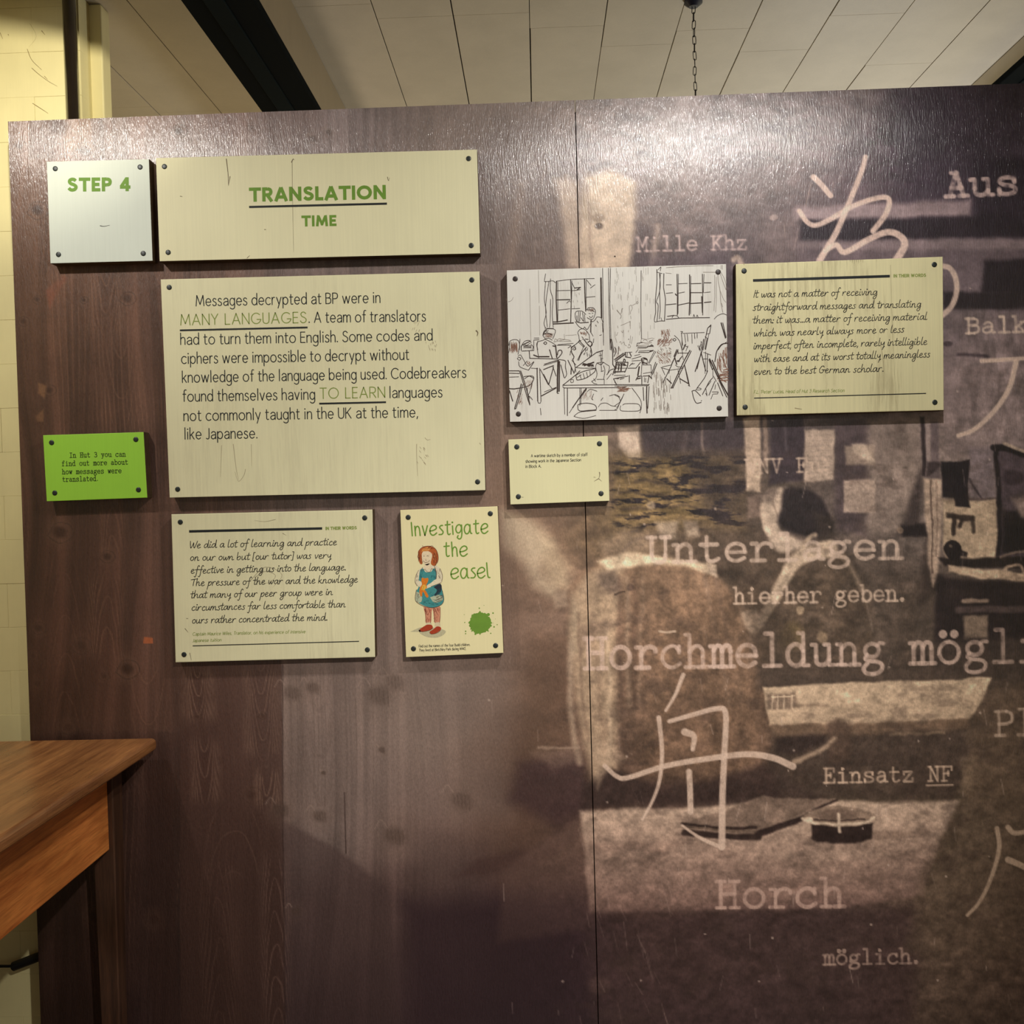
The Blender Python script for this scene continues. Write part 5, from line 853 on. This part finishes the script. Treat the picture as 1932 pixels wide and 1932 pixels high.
sk(*C_, '~330,0 320,120 300,230|~150,230 170,150 170,50|1.5*170,480 320,480|1.3*170,515 320,520|170,575 310,570|1.4*~320,480 350,560 390,700 440,880 480,1000|1.4*340,480 370,560 430,760 480,980|1.8*165,750 240,755 340,740|1.3*~340,740 430,720 500,680 540,600 520,560 440,560 390,570|1.3*~400,600 470,560 530,590|1.6*350,680 300,880 250,1050|1.4*370,690 330,860 270,1050|1.7*170,780 220,940|~440,740 450,830 480,900|520,650 480,800 450,860|~450,850 490,880 520,920|~300,260 340,240 400,340 450,410 540,340|~310,340 330,420 460,470|1.3*460,470 540,350|~380,400 440,330|~290,290 315,275 345,290 320,320 290,295|1.3*470,180 480,290 900,300|1.2*360,180 540,170|~350,170 350,100 390,80|380,100 500,100|385,130 500,130|~500,80 530,110 520,160|~600,30 590,120 610,250 620,290|2.2*540,240 600,265 770,265|1.6*780,160 820,290|2*870,90 890,280|1.7*830,100 870,110|1.5*~900,240 910,180 950,165 970,200 940,250 900,295|~690,60 715,40 738,60 715,80 690,62')
sk(*C_, '1.4*700,380 930,310|690,400 920,330|1.8*590,440 600,940|1.2*630,440 650,940|600,940 610,970 640,970 650,940|500,440 600,445|2.6*910,320 900,600 900,800|2.2*930,340 925,790|890,800 900,825 920,820|1.6*690,460 840,400|1.2*640,460 760,690|1.5*840,420 770,680|690,530 770,690|1.3*~830,420 880,560|1.8*660,860 880,740|700,800 880,730|770,690 820,750|1.2*~940,310 1020,330 1020,420 1040,530 1010,590|1.4*950,390 1000,580|1.5*1060,320 1150,510|1.3*~1130,300 1170,430 1150,520|1120,320 1180,390|1100,180 1090,240|1.8*1110,430 1105,530|1.5*~1110,120 1115,200 1150,260 1140,300|~1110,120 1200,60 1230,20|~1300,100 1260,200 1200,320|1.6*~1220,320 1260,220 1340,120|1.4*1310,110 1240,30|1.6*~1300,0 1360,80 1400,110 1425,60 1390,30 1360,50|1.5*~1400,110 1420,200 1410,260|~1130,150 1155,125 1180,145 1155,165 1130,150|1.4*1180,430 1500,195|1180,430 1270,440 1470,440|1.6*1500,200 1590,170|1170,440 1180,500|1.4*980,700 1180,540 1240,480|1.3*~1180,550 1190,600 1210,620 1330,590 1460,500 1480,440|1.3*~1180,545 1290,490 1470,445|1200,580 1260,540|1240,540 1260,600|1290,520 1310,590|1340,500 1360,580|1390,480 1400,550|1.6*1980,0 1980,0')
sk(*C_, '1.3*980,700 1900,690|1.3*980,720 1000,740 1930,735|1000,740 1010,1140|1.4*1050,745 1050,1160|1240,740 1240,1010|1260,745 1255,990|1.8*1340,740 1240,880 1130,1040|1.3*1340,760 1240,900|1130,1040 1080,1120|~1100,640 1110,610 1140,615 1140,650 1110,660 1100,640|~1420,640 1480,600 1500,520 1480,420 1500,360|~1500,360 1590,350 1640,380 1690,420 1660,530|1.3*1500,360 1560,390 1600,350|1420,640 1450,670 1500,680|1500,610 1610,610 1610,680|1560,360 1570,480|1600,480 1560,490|1450,600 1480,640|~1600,610 1620,480 1600,400|1.3*1650,540 1700,470 1750,450|1650,610 1720,520|1750,600 1900,570|1.3*1750,600 1800,690|1800,600 1830,600|1860,600 1890,600|1.2*~1210,1030 1220,990 1340,970 1450,990 1490,1030 1480,1070 1370,1080 1260,1090 1215,1070 1210,1030|~1150,1170 1210,1120 1280,1100 1490,1080|~1150,1170 1210,1190 1320,1200 1480,1160|~1520,1030 1560,980 1640,970 1720,1010 1790,1020|1540,1080 1800,1080|~1690,860 1780,840 1850,880|~1910,830 1880,900 1840,980 1800,1040|1560,930 1590,890|~1350,800 1400,760 1500,790|~1450,830 1420,900 1440,920|1.5*250,1060 270,1050|640,1050 650,1150')
sk(*C_, '2.4*1310,400 1380,370|2.4*1370,380 1450,350|2*1280,390 1330,380|2*1290,370 1440,400|1.6*1700,0 1740,200 1740,380 1770,430|1.4*1720,0 1760,200|1.4*~1770,120 1790,180 1760,260|1830,110 1820,230|1760,310 1900,210|1780,340 1930,230|1.6*1740,540 1760,470 1790,380 1920,370|1.6*1750,500 1930,490|1760,550 1930,545|1810,330 1790,450|1840,380 1830,470|1.3*1870,370 1860,480|1550,200 1560,340|1580,180 1575,340|1530,250 1570,240|1560,300 1590,290')
sk(*D_, '0,330 160,220|0,310 150,210|1.6*160,200 165,270 240,280|170,200 260,195|190,210 185,260|1.5*230,210 250,260|1.6*20,350 200,350 190,420 150,500|1.6*20,350 0,520|10,490 150,490|40,400 180,400|30,440 170,440|2*90,370 160,390|1.6*~130,340 140,300 160,320 150,350|60,360 50,480|110,360 100,480|1.3*200,440 320,440 390,350|240,380 300,370|260,330 400,320|220,410 270,360|260,300 400,260|330,110 340,60 420,50|1.4*350,120 500,120|350,160 320,200|1.3*360,200 520,200|370,180 560,170|2*500,110 580,100|~540,100 560,80 580,110|2*530,190 580,170|300,250 380,230|2.6*410,300 420,370|2.2*440,290 490,310|~400,300 430,280 490,300 490,380|2*420,350 490,370|440,300 440,380|410,390 550,390 555,500|410,390 400,560|1.4*410,560 410,680|2.4*370,420 350,550|1.6*~320,620 350,570 390,560|2*340,600 390,590|430,520 550,500 560,600|1.4*430,560 520,555 500,660|1.6*520,550 560,600|450,580 450,650|470,590 470,650|1.3*0,690 520,690|0,710 510,705 520,680|1.3*0,600 200,560|1.4*0,650 30,690|1.5*220,550 220,650|80,610 140,590|1.4*430,730 440,930|2*485,720 480,900 490,1120|1.3*520,720 500,1050|~260,740 350,860 400,950 400,1050 380,1120')
sk(*D_, '~120,1000 160,980 330,980 380,1010 390,1060 340,1090 120,1090 80,1060 90,1010|~0,850 60,880 80,950 0,1010|~140,830 90,930 40,1050 0,1070|620,190 520,370|600,180 510,360|1.5*640,370 570,540|1.4*620,350 560,520|1.7*960,160 860,390|1.7*940,160 900,260|1.4*860,400 730,660|1.3*960,180 960,220|1.8*1140,170 1050,330 860,740|1.5*1160,180 1060,380 880,740|850,740 890,740|1.7*1060,400 1110,600 1130,700|1.4*1070,440 1120,680|1115,700 1140,715|960,470 1000,670|1.8*790,600 860,670|1.8*990,600 1110,670|~1020,0 1020,150 1040,310|700,430 840,470 1040,440|~710,430 760,540|830,480 820,520|720,420 860,390|2.4*950,330 980,330|1.6*1020,260 960,340|2*910,280 940,380|1070,70 1030,160|1110,100 1080,180|1050,90 1110,120|1.2*970,210 1110,210|~920,390 960,420 1040,420|1.7*1350,0 1320,190 1220,490|1.5*1400,0 1370,150|1.4*1310,200 1250,450|1.6*1310,200 1380,480|1380,190 1370,520|1.4*1410,220 1400,500|1350,200 1460,240|1.7*~1720,60 1620,80 1550,180 1530,280 1520,340|1260,100 1300,180|1320,40 1280,160|1340,300 1400,300')
sk(*D_, '1.3*~1410,480 1360,590 1250,740|1.3*1480,590 1430,650 1330,840|~1490,440 1490,590|~1230,770 1260,740 1310,750 1290,770 1230,770|1.3*~1170,790 1220,780 1300,860|1.3*~1175,800 1200,900 1240,970 1310,960|1460,640 1380,740 1400,850|~1310,940 1320,930|1.3*1520,640 1430,850|1380,820 1400,860|2.2*1440,300 1560,560 1720,850|2*1480,320 1600,600|1.6*1430,310 1480,460|1.3*1560,660 1640,860|1.5*1590,640 1700,880|1500,560 1540,640|1490,830 1460,910|1480,800 1570,800 1560,830 1500,830|1530,690 1520,760')
sk(*D_, '2*1560,560 1720,540|2*1560,600 1720,580|2*1580,630 1720,620|1.8*1600,540 1720,510|1.8*1650,470 1720,450|2*1640,500 1720,490|2*1650,170 1640,300 1690,430|1.6*1590,280 1580,400 1620,500|1.6*1680,130 1670,250|1.8*1570,580 1690,650|1.4*1560,300 1560,460|1.2*1700,120 1690,380|1.2*1610,300 1600,460', kb, 1.1)
rs = random.Random(8)
def hatch(ox, oy, x0, y0, x1, y1, n, dx, dy, k=kb, w=.9):
    if k is kb: n = int(n*1.3); w *= .6
    for i in range(n):
        x, y = rs.uniform(x0, x1), rs.uniform(y0, y1); a, c_ = rs.uniform(.6, 1.2)*dx, rs.uniform(.6, 1.2)*dy
        k.stroke([(ox+x/8.05, oy+y/8.05), (ox+(x+a)/8.05, oy+(y+c_)/8.05)], w)
hatch(*A_, 190, 1230, 290, 1300, 26, 5, 120); hatch(*C_, 165, 60, 290, 150, 22, 10, 60); hatch(*A_, 690, 1110, 800, 1170, 22, 40, 20); hatch(*A_, 1360, 735, 1450, 770, 16, 22, 20); hatch(*A_, 1235, 1080, 1340, 1120, 18, 16, 36)
hatch(*B_, 700, 1050, 830, 1170, 46, 14, 40); hatch(*B_, 640, 1230, 840, 1330, 40, 30, -30); hatch(*D_, 650, 0, 850, 80, 34, 30, -30); hatch(*D_, 640, 200, 830, 350, 55, 30, 26); hatch(*D_, 1570, 200, 1700, 420, 36, 10, 60); hatch(*D_, 1560, 520, 1700, 600, 20, 40, 5)
hatch(*D_, 600, 120, 850, 250, 30, 20, 30, kl, .7); hatch(*C_, 1340, 380, 1440, 400, 20, 12, 20, kd, 1.3); hatch(*C_, 1260, 760, 1460, 900, 20, -20, 80, kb, .7); hatch(*D_, 20, 720, 180, 800, 22, 60, -6, kb, 1.2); hatch(*C_, 1800, 730, 1930, 800, 16, 60, -6, kb, 1.2)
hatch(*D_, 580, 480, 850, 1050, 60, 4, 110, kl, .8); hatch(*A_, 1130, 330, 1290, 760, 10, 2, 40, kl, .5); hatch(*C_, 390, 590, 520, 700, 16, -20, 60, kb, .8); hatch(*C_, 300, 760, 370, 960, 14, -20, 50, kb, .9); hatch(*C_, 430, 330, 470, 380, 8, 30, 30, kb, .8)
hatch(*C_, 1300, 120, 1420, 250, 18, -14, 40, kd, .8); hatch(*B_, 0, 100, 600, 1100, 46, 1, 90, kl, .45); hatch(*D_, 0, 120, 100, 240, 8, 4, 60, kb, .8)
for k_, n_, m_ in ((kd, 'sketch_lines', plain('sketch_ink', (70, 58, 53), .8, .2)), (kb, 'sketch_shading', plain('sketch_brown', (142, 106, 90), .8, .2)), (kl, 'sketch_faint_lines', plain('sketch_grey', (140, 128, 118), .8, .2))): k_.build(n_, m_, b)['kind'] = 'stuff'
# ------------------------------------------------------------------ ceiling, beams, wall pier, pipe, chain
CEIL = CAMZ+1.28
M_CEIL = board_mat('ceiling_paint', (196, 186, 166), .05, .10, 11); M_CEILB = plain('ceiling_void', (20, 16, 12), .9, .1)
ceil = box('ceiling', (-1.9, -3.2, CEIL+.02), (2.7, 3.05, CEIL+.05), M_CEILB); ceil['kind'] = 'structure'
rs = random.Random(12)
g0 = atz(998, 0, CEIL).x; g1 = atz(1868, 0, CEIL).x; GW = (g1-g0)/6
JOINT = {-2: .25, -1: .33, 0: .33, 1: .42, 2: .55, 3: .47, 4: .62}
for k in range(-10, 14):
    xa = g0+(k-1)*GW; xb = xa+GW
    if xb > 2.69 or xa < -1.9: continue
    j = JOINT.get(k, rs.uniform(.2, 1.0)); cuts = [-3.15, -2.0+rs.uniform(-.3, .3), -.8+rs.uniform(-.3, .3), j, j+1.1+rs.uniform(-.2, .3), 3.0]
    for a, c in zip(cuts, cuts[1:]):
        dz = rs.uniform(-.0012, .0012); gp = rs.choice((.0014, .0022, .003))
        box('ceiling_board', (xa+gp, a+.0002, CEIL), (xb-.0004, c-.0001, CEIL+.019), M_CEIL, ceil, .0005, 1)
M_BEAM = plain('dark_green_paint', (4, 9, 11), .85, .05, 0, .2, 10); M_BEAM2 = plain('lighter_green_paint', (14, 22, 23), .85, .05, 0, .2, 10); M_CASE_SHADED = board_mat('shaded_casing_paint', (150, 134, 108), .05, .08, 12)
def beam(xl, xr, hb, casing, label):
    e = empty('ceiling_beam', ((xl+xr)/2, 0, CEIL)); tag(e, label, 'beam')
    z = CAMZ+hb
    box('flange', (xl, -3.1, z), (xr, 3.0, z+.022), M_BEAM, e, .002, 1)
    m = (xl+xr)/2; box('flange_strip', (m-.03, -3.09, z-.006), (m+.016, 2.99, z+.001), M_BEAM2, e, .002, 1)  # strip in a slightly lighter green than the flange
    box('web', (m-.02, -3.1, z+.02), (m+.02, 3.0, CEIL), M_BEAM, e)
    if casing == 'r': box('casing_board', (xr-.022, -3.1, z+.0225), (xr-.004, 3.0, CEIL-.001), M_CASE_SHADED, e, .002, 1)  # cream board browned: its shade is put into the paint colour
    if casing == 'l': box('casing_board', (xl+.004, -3.1, z+.0225), (xl+.022, 3.0, CEIL-.001), M_CEIL, e, .002, 1)
    return e
hb = 1.10; xl = (atz(340, 0, CAMZ+hb)).x; xr = (atz(480, 0, CAMZ+hb)).x
beam(xl, xr, hb, 'r', 'dark green steel beam with a cream casing board crossing the ceiling at the left')
xl = atz(1932, 118, CAMZ+1.20).x; beam(xl, xl+.17, 1.20, 'l', 'dark green ceiling beam just showing at the top right corner')

# room shell
M_WALL = board_mat('cream_wall_paint', (226, 214, 160), .02, .10, 13); M_FLOOR = wood_mat('floor_boards', (92, 62, 40), (138, 98, 64), .5, 'y')
f = box('floor', (-1.9, -3.2, -.04), (2.7, 3.05, 0), M_FLOOR); f['kind'] = 'structure'
for n, a, c in (('wall_back', (-1.9, 3.0, 0), (2.7, 3.1, CEIL)), ('wall_right', (2.65, -3.2, 0), (2.75, 3.05, CEIL)), ('wall_left', (-2.0, -3.2, 0), (-1.87, 3.05, CEIL))):
    o = box(n, a, c, M_WALL); o['kind'] = 'structure'
# the end of the painted brick wall behind the partition
PY = .13; pxr = at(151, 100, PY).x; pback = PY+.06
core = box('wall_behind', (-1.87, PY+.008, 0), (pxr-.0005, pback, CEIL-.001), M_WALL); core['kind'] = 'structure'
pc = M_WALL
rs = random.Random(2); z = .002; row = 0; meshes = {}
while z < CEIL-.01:
    h = min(.111, CEIL-.003-z); x = -1.866; L = .235; first = .12 if row % 2 else .235
    spans = []; xe = pxr
    while xe > -1.865:
        l = first if xe == pxr else L; spans.append((max(xe-l, -1.866), xe)); xe = xe-l
    for (xa, xb) in spans:
        if xb-xa < .03: continue
        box('brick', (xa+.0001, PY+rs.uniform(-.0007, .0007), z+.0001), (xb-.0001, PY+.03, z+h-.0001), M_WALL, core, .0007, 2)
    z += h; row += 1
# narrow nib of plaster carrying on behind the corner
nx = at(193, 100, pback).x
o = box('trim_1', (pxr-.05, pback, 0), (nx, pback+.05, CEIL-.001), M_WALL, None, .004, 2); o['kind'] = 'structure'
# pipe
px_ = at(133, 100, PY-.03).x; pz = CEIL-.002
e = empty('wall_pipe', (px_, PY-.03, 0)); tag(e, 'dark brown glossy vertical pipe on the cream wall end, upper left', 'pipe')
M_PIPE = plain('dark_gloss_pipe', (22, 14, 13), .22, .7, 0, .1); M_PIPE.node_tree.nodes['Principled BSDF'].inputs['Coat Weight'].default_value = 1
bm = bmesh.new(); cyl_between(bm, (px_, PY-.028, .0), (px_, PY-.028, pz), .0165, 24); bm_obj('tube', bm, M_PIPE, e, True)
for zz in (.5, 1.6):
    bm = bmesh.new(); cyl_between(bm, (px_, PY-.028, zz), (px_, PY-.028, zz+.02), .0215, 24); cyl_between(bm, (px_, PY-.028, zz+.01), (px_, PY+.002, zz+.01), .008, 12); bm_obj('bracket', bm, M_PIPE, e)
# cracks and chips in the paint
k = Ink(PY-.0016)
for s, w in (('165,130 200,200 160,260', .5), ('230,170 248,192', 2.2), ('150,270 175,330 230,385', 1.4), ('175,375 215,410 270,450 315,475', 1.2), ('180,570 235,605 265,625', 1.4), ('0,180 15,215', 1.4), ('45,190 48,196', 2), ('245,420 262,438', 1.2)):
    k.stroke(spline([(x/2.927, y/2.927) for x, y in pts_of(s)], 4), w*.6, 'round', w*.25)
k.build('paint_crack', plain('exposed_plaster', (128, 104, 62), .8, .2), core)

# hanging chain
M_CHAIN = plain('dark_chain', (32, 28, 27), .45, .5, .3); M_ROSE = plain('navy_cap', (30, 34, 58), .4, .5)
c0 = atz(1308, 2, CEIL-.002); cx, cy = c0.x, c0.y
e = empty('hanging_chain', (cx, cy, CEIL-.0015)); tag(e, 'dark link chain hanging from a navy cap on the ceiling boards', 'chain')
bm = bmesh.new()
for r1, r2, za, zb in ((.024, .024, 0, -.006), (.024, .012, -.006, -.016)):
    bmesh.ops.create_cone(bm, cap_ends=True, segments=28, radius1=r2, radius2=r1, depth=za-zb, matrix=Matrix.Translation((cx, cy, CEIL-.0015+(za+zb)/2)))
bm_obj('ceiling_cap', bm, M_ROSE, e)
LL, LW, LR = .0115, .0042, .0011
def link_mesh():
    bm = bmesh.new(); n = 16; m = 6; rings = []
    for i in range(n):
        a = 2*math.pi*i/n; cxx = LW*math.cos(a); czz = LW*math.sin(a)+(LL-LW if math.sin(a) > 0 else -(LL-LW))*(1 if abs(math.sin(a)) > .05 else 0)
        rad = Vector((math.cos(a), 0, math.sin(a)))
        rings.append([bm.verts.new(Vector((cxx, 0, czz))+rad*LR*math.cos(2*math.pi*j/m)+Vector((0, 1, 0))*LR*math.sin(2*math.pi*j/m)) for j in range(m)])
    for i in range(n):
        for j in range(m): bm.faces.new((rings[i][j], rings[(i+1) % n][j], rings[(i+1) % n][(j+1) % m], rings[i][(j+1) % m]))
    bmesh.ops.recalc_face_normals(bm, faces=bm.faces)
    me = bpy.data.meshes.new('link'); bm.to_mesh(me); bm.free(); me.materials.append(M_CHAIN); me.polygons.foreach_set('use_smooth', [True]*len(me.polygons)); return me
lm = link_mesh(); z = -.022; i = 0; rs = random.Random(6)
while z > -.44:
    o = bpy.data.objects.new('link', lm); col.objects.link(o); o.parent = e; o.location = (rs.uniform(-.0006, .0006), 0, z); o.rotation_euler = (0, rs.uniform(-.12, .12), (i % 2)*math.pi/2+rs.uniform(-.35, .35))
    z -= 2*LL-2.1*LR-.0006; i += 1
# the small enamel lamp that the chain carries, out of sight behind the partition
lp = empty('pendant_lamp', (cx, cy, CEIL-.0015+z)); tag(lp, 'small dark enamel pendant lamp at the end of the chain, hidden behind the partition', 'lamp')
prof = [(.008, .02), (.02, .015), (.024, -.03), (.06, -.06), (.13, -.10), (.15, -.13)]
bm = bmesh.new(); R = [[bm.verts.new((cx+r*math.cos(a*math.pi/16), cy+r*math.sin(a*math.pi/16)*.9, lp.location.z+h)) for a in range(32)] for r, h in prof]
for a, c in zip(R, R[1:]):
    for j in range(32): bm.faces.new((a[j], a[(j+1) % 32], c[(j+1) % 32], c[j]))
bm_obj('lamp_shade', bm, M_BEAM, lp, True)

# ------------------------------------------------------------------ table
ZT = at(297, 1391, -.03).z; TX = at(297, 1391, -.03).x
M_TOP = wood_mat('table_top_wood', (122, 74, 40), (176, 120, 70), .30, 'y', 1.0, .5); M_APR = wood_mat('table_apron_wood', (184, 102, 46), (238, 152, 78), .38, 'y', 1.2, .45); M_LEG = wood_mat('table_leg_wood', (54, 33, 22), (84, 54, 36), .5, 'z', 1.2)
e = empty('wooden_table', (TX-.40, -.62, 0)); tag(e, 'worn orange-brown wooden table with rounded edge, corner against the partition', 'table')
bm = box_bm(TX-.80, TX, -1.24, -.03, ZT-.030, ZT)
bmesh.ops.bevel(bm, geom=[ed for ed in bm.edges], offset=.011, segments=4, affect='EDGES', profile=.5); bm_obj('tabletop', bm, M_TOP, e, False)
ax = at(207, 1603, -.10).x; az = at(207, 1603, -.10).z
LG = .055; lx = ax+.012
for sx in (0, 1):
    for sy in (0, 1):
        x1 = lx if sx == 0 else TX-.80+.02+LG+.03; y1 = -.045 if sy == 0 else -1.22+LG
        bm = box_bm(x1-LG, x1, y1-LG, y1, 0, ZT-.0302, .003, 1)
        for v in bm.verts:      # slight taper to the foot
            if v.co.z < .1: v.co.x = x1-LG/2+(v.co.x-x1+LG/2)*.72; v.co.y = y1-LG/2+(v.co.y-y1+LG/2)*.72
        bm_obj('leg', bm, M_LEG, e)
x0l = TX-.80+.03+.02
box('apron', (ax-.022, -1.22+LG, az), (ax, -.045-LG, ZT-.0302), M_APR, e, .003, 2); box('apron', (x0l, -1.22+LG, az), (x0l+.022, -.045-LG, ZT-.0302), M_APR, e, .003, 2)
box('apron', (x0l+LG, -.078, az), (lx-LG, -.056, ZT-.0302), M_APR, e, .003, 2); box('apron', (x0l+LG, -1.2, az), (lx-LG, -1.178, ZT-.0302), M_APR, e, .003, 2)
# black cable and its thick sleeve under the table, against the wall
M_CAB = plain('black_rubber', (12, 12, 13), .5, .4)
e = empty('power_cable', tuple(at(70, 1815, .10))); tag(e, 'black cable with a thick plug under the table, left of the partition', 'cable')
bm = bmesh.new(); cyl_between(bm, at(24, 1824, .10), at(78, 1803, .10), .0115, 16); bmesh.ops.bevel(bm, geom=[g for g in bm.edges if g.calc_length() < .006], offset=.002, segments=2, affect='EDGES'); bm_obj('plug', bm, M_CAB, e)
def tube(name, pts, r, mat, parent, n=10):
    P = spline(pts, 6); P = [Vector(p) for p in P]; bm = bmesh.new(); rings = []
    for i, p in enumerate(P):
        d = (P[min(i+1, len(P)-1)]-P[max(i-1, 0)]).normalized(); q = d.to_track_quat('Z', 'Y')
        rings.append([bm.verts.new(p+q @ Vector((r*math.cos(2*math.pi*j/n), r*math.sin(2*math.pi*j/n), 0))) for j in range(n)])
    for a, c in zip(rings, rings[1:]):
        for j in range(n): bm.faces.new((a[j], a[(j+1) % n], c[(j+1) % n], c[j]))
    bm.faces.new(rings[0][::-1]); bm.faces.new(rings[-1]); return bm_obj(name, bm, mat, parent, True)
a = at(26, 1822, .10); c = at(-30, 1832, .10); tube('flex', [a, (c.x, .10, c.z), (c.x-.15, .10, c.z-.10), (c.x-.22, .095, .06), (c.x-.30, .08, .004)], .0035, M_CAB, e)
a = at(77, 1803, .10); tube('flex', [a, (a.x+.04, .10, a.z-.005), (a.x+.07, .10, a.z-.08), (a.x+.08, .10, .05), (a.x+.14, .10, .004)], .0035, M_CAB, e)
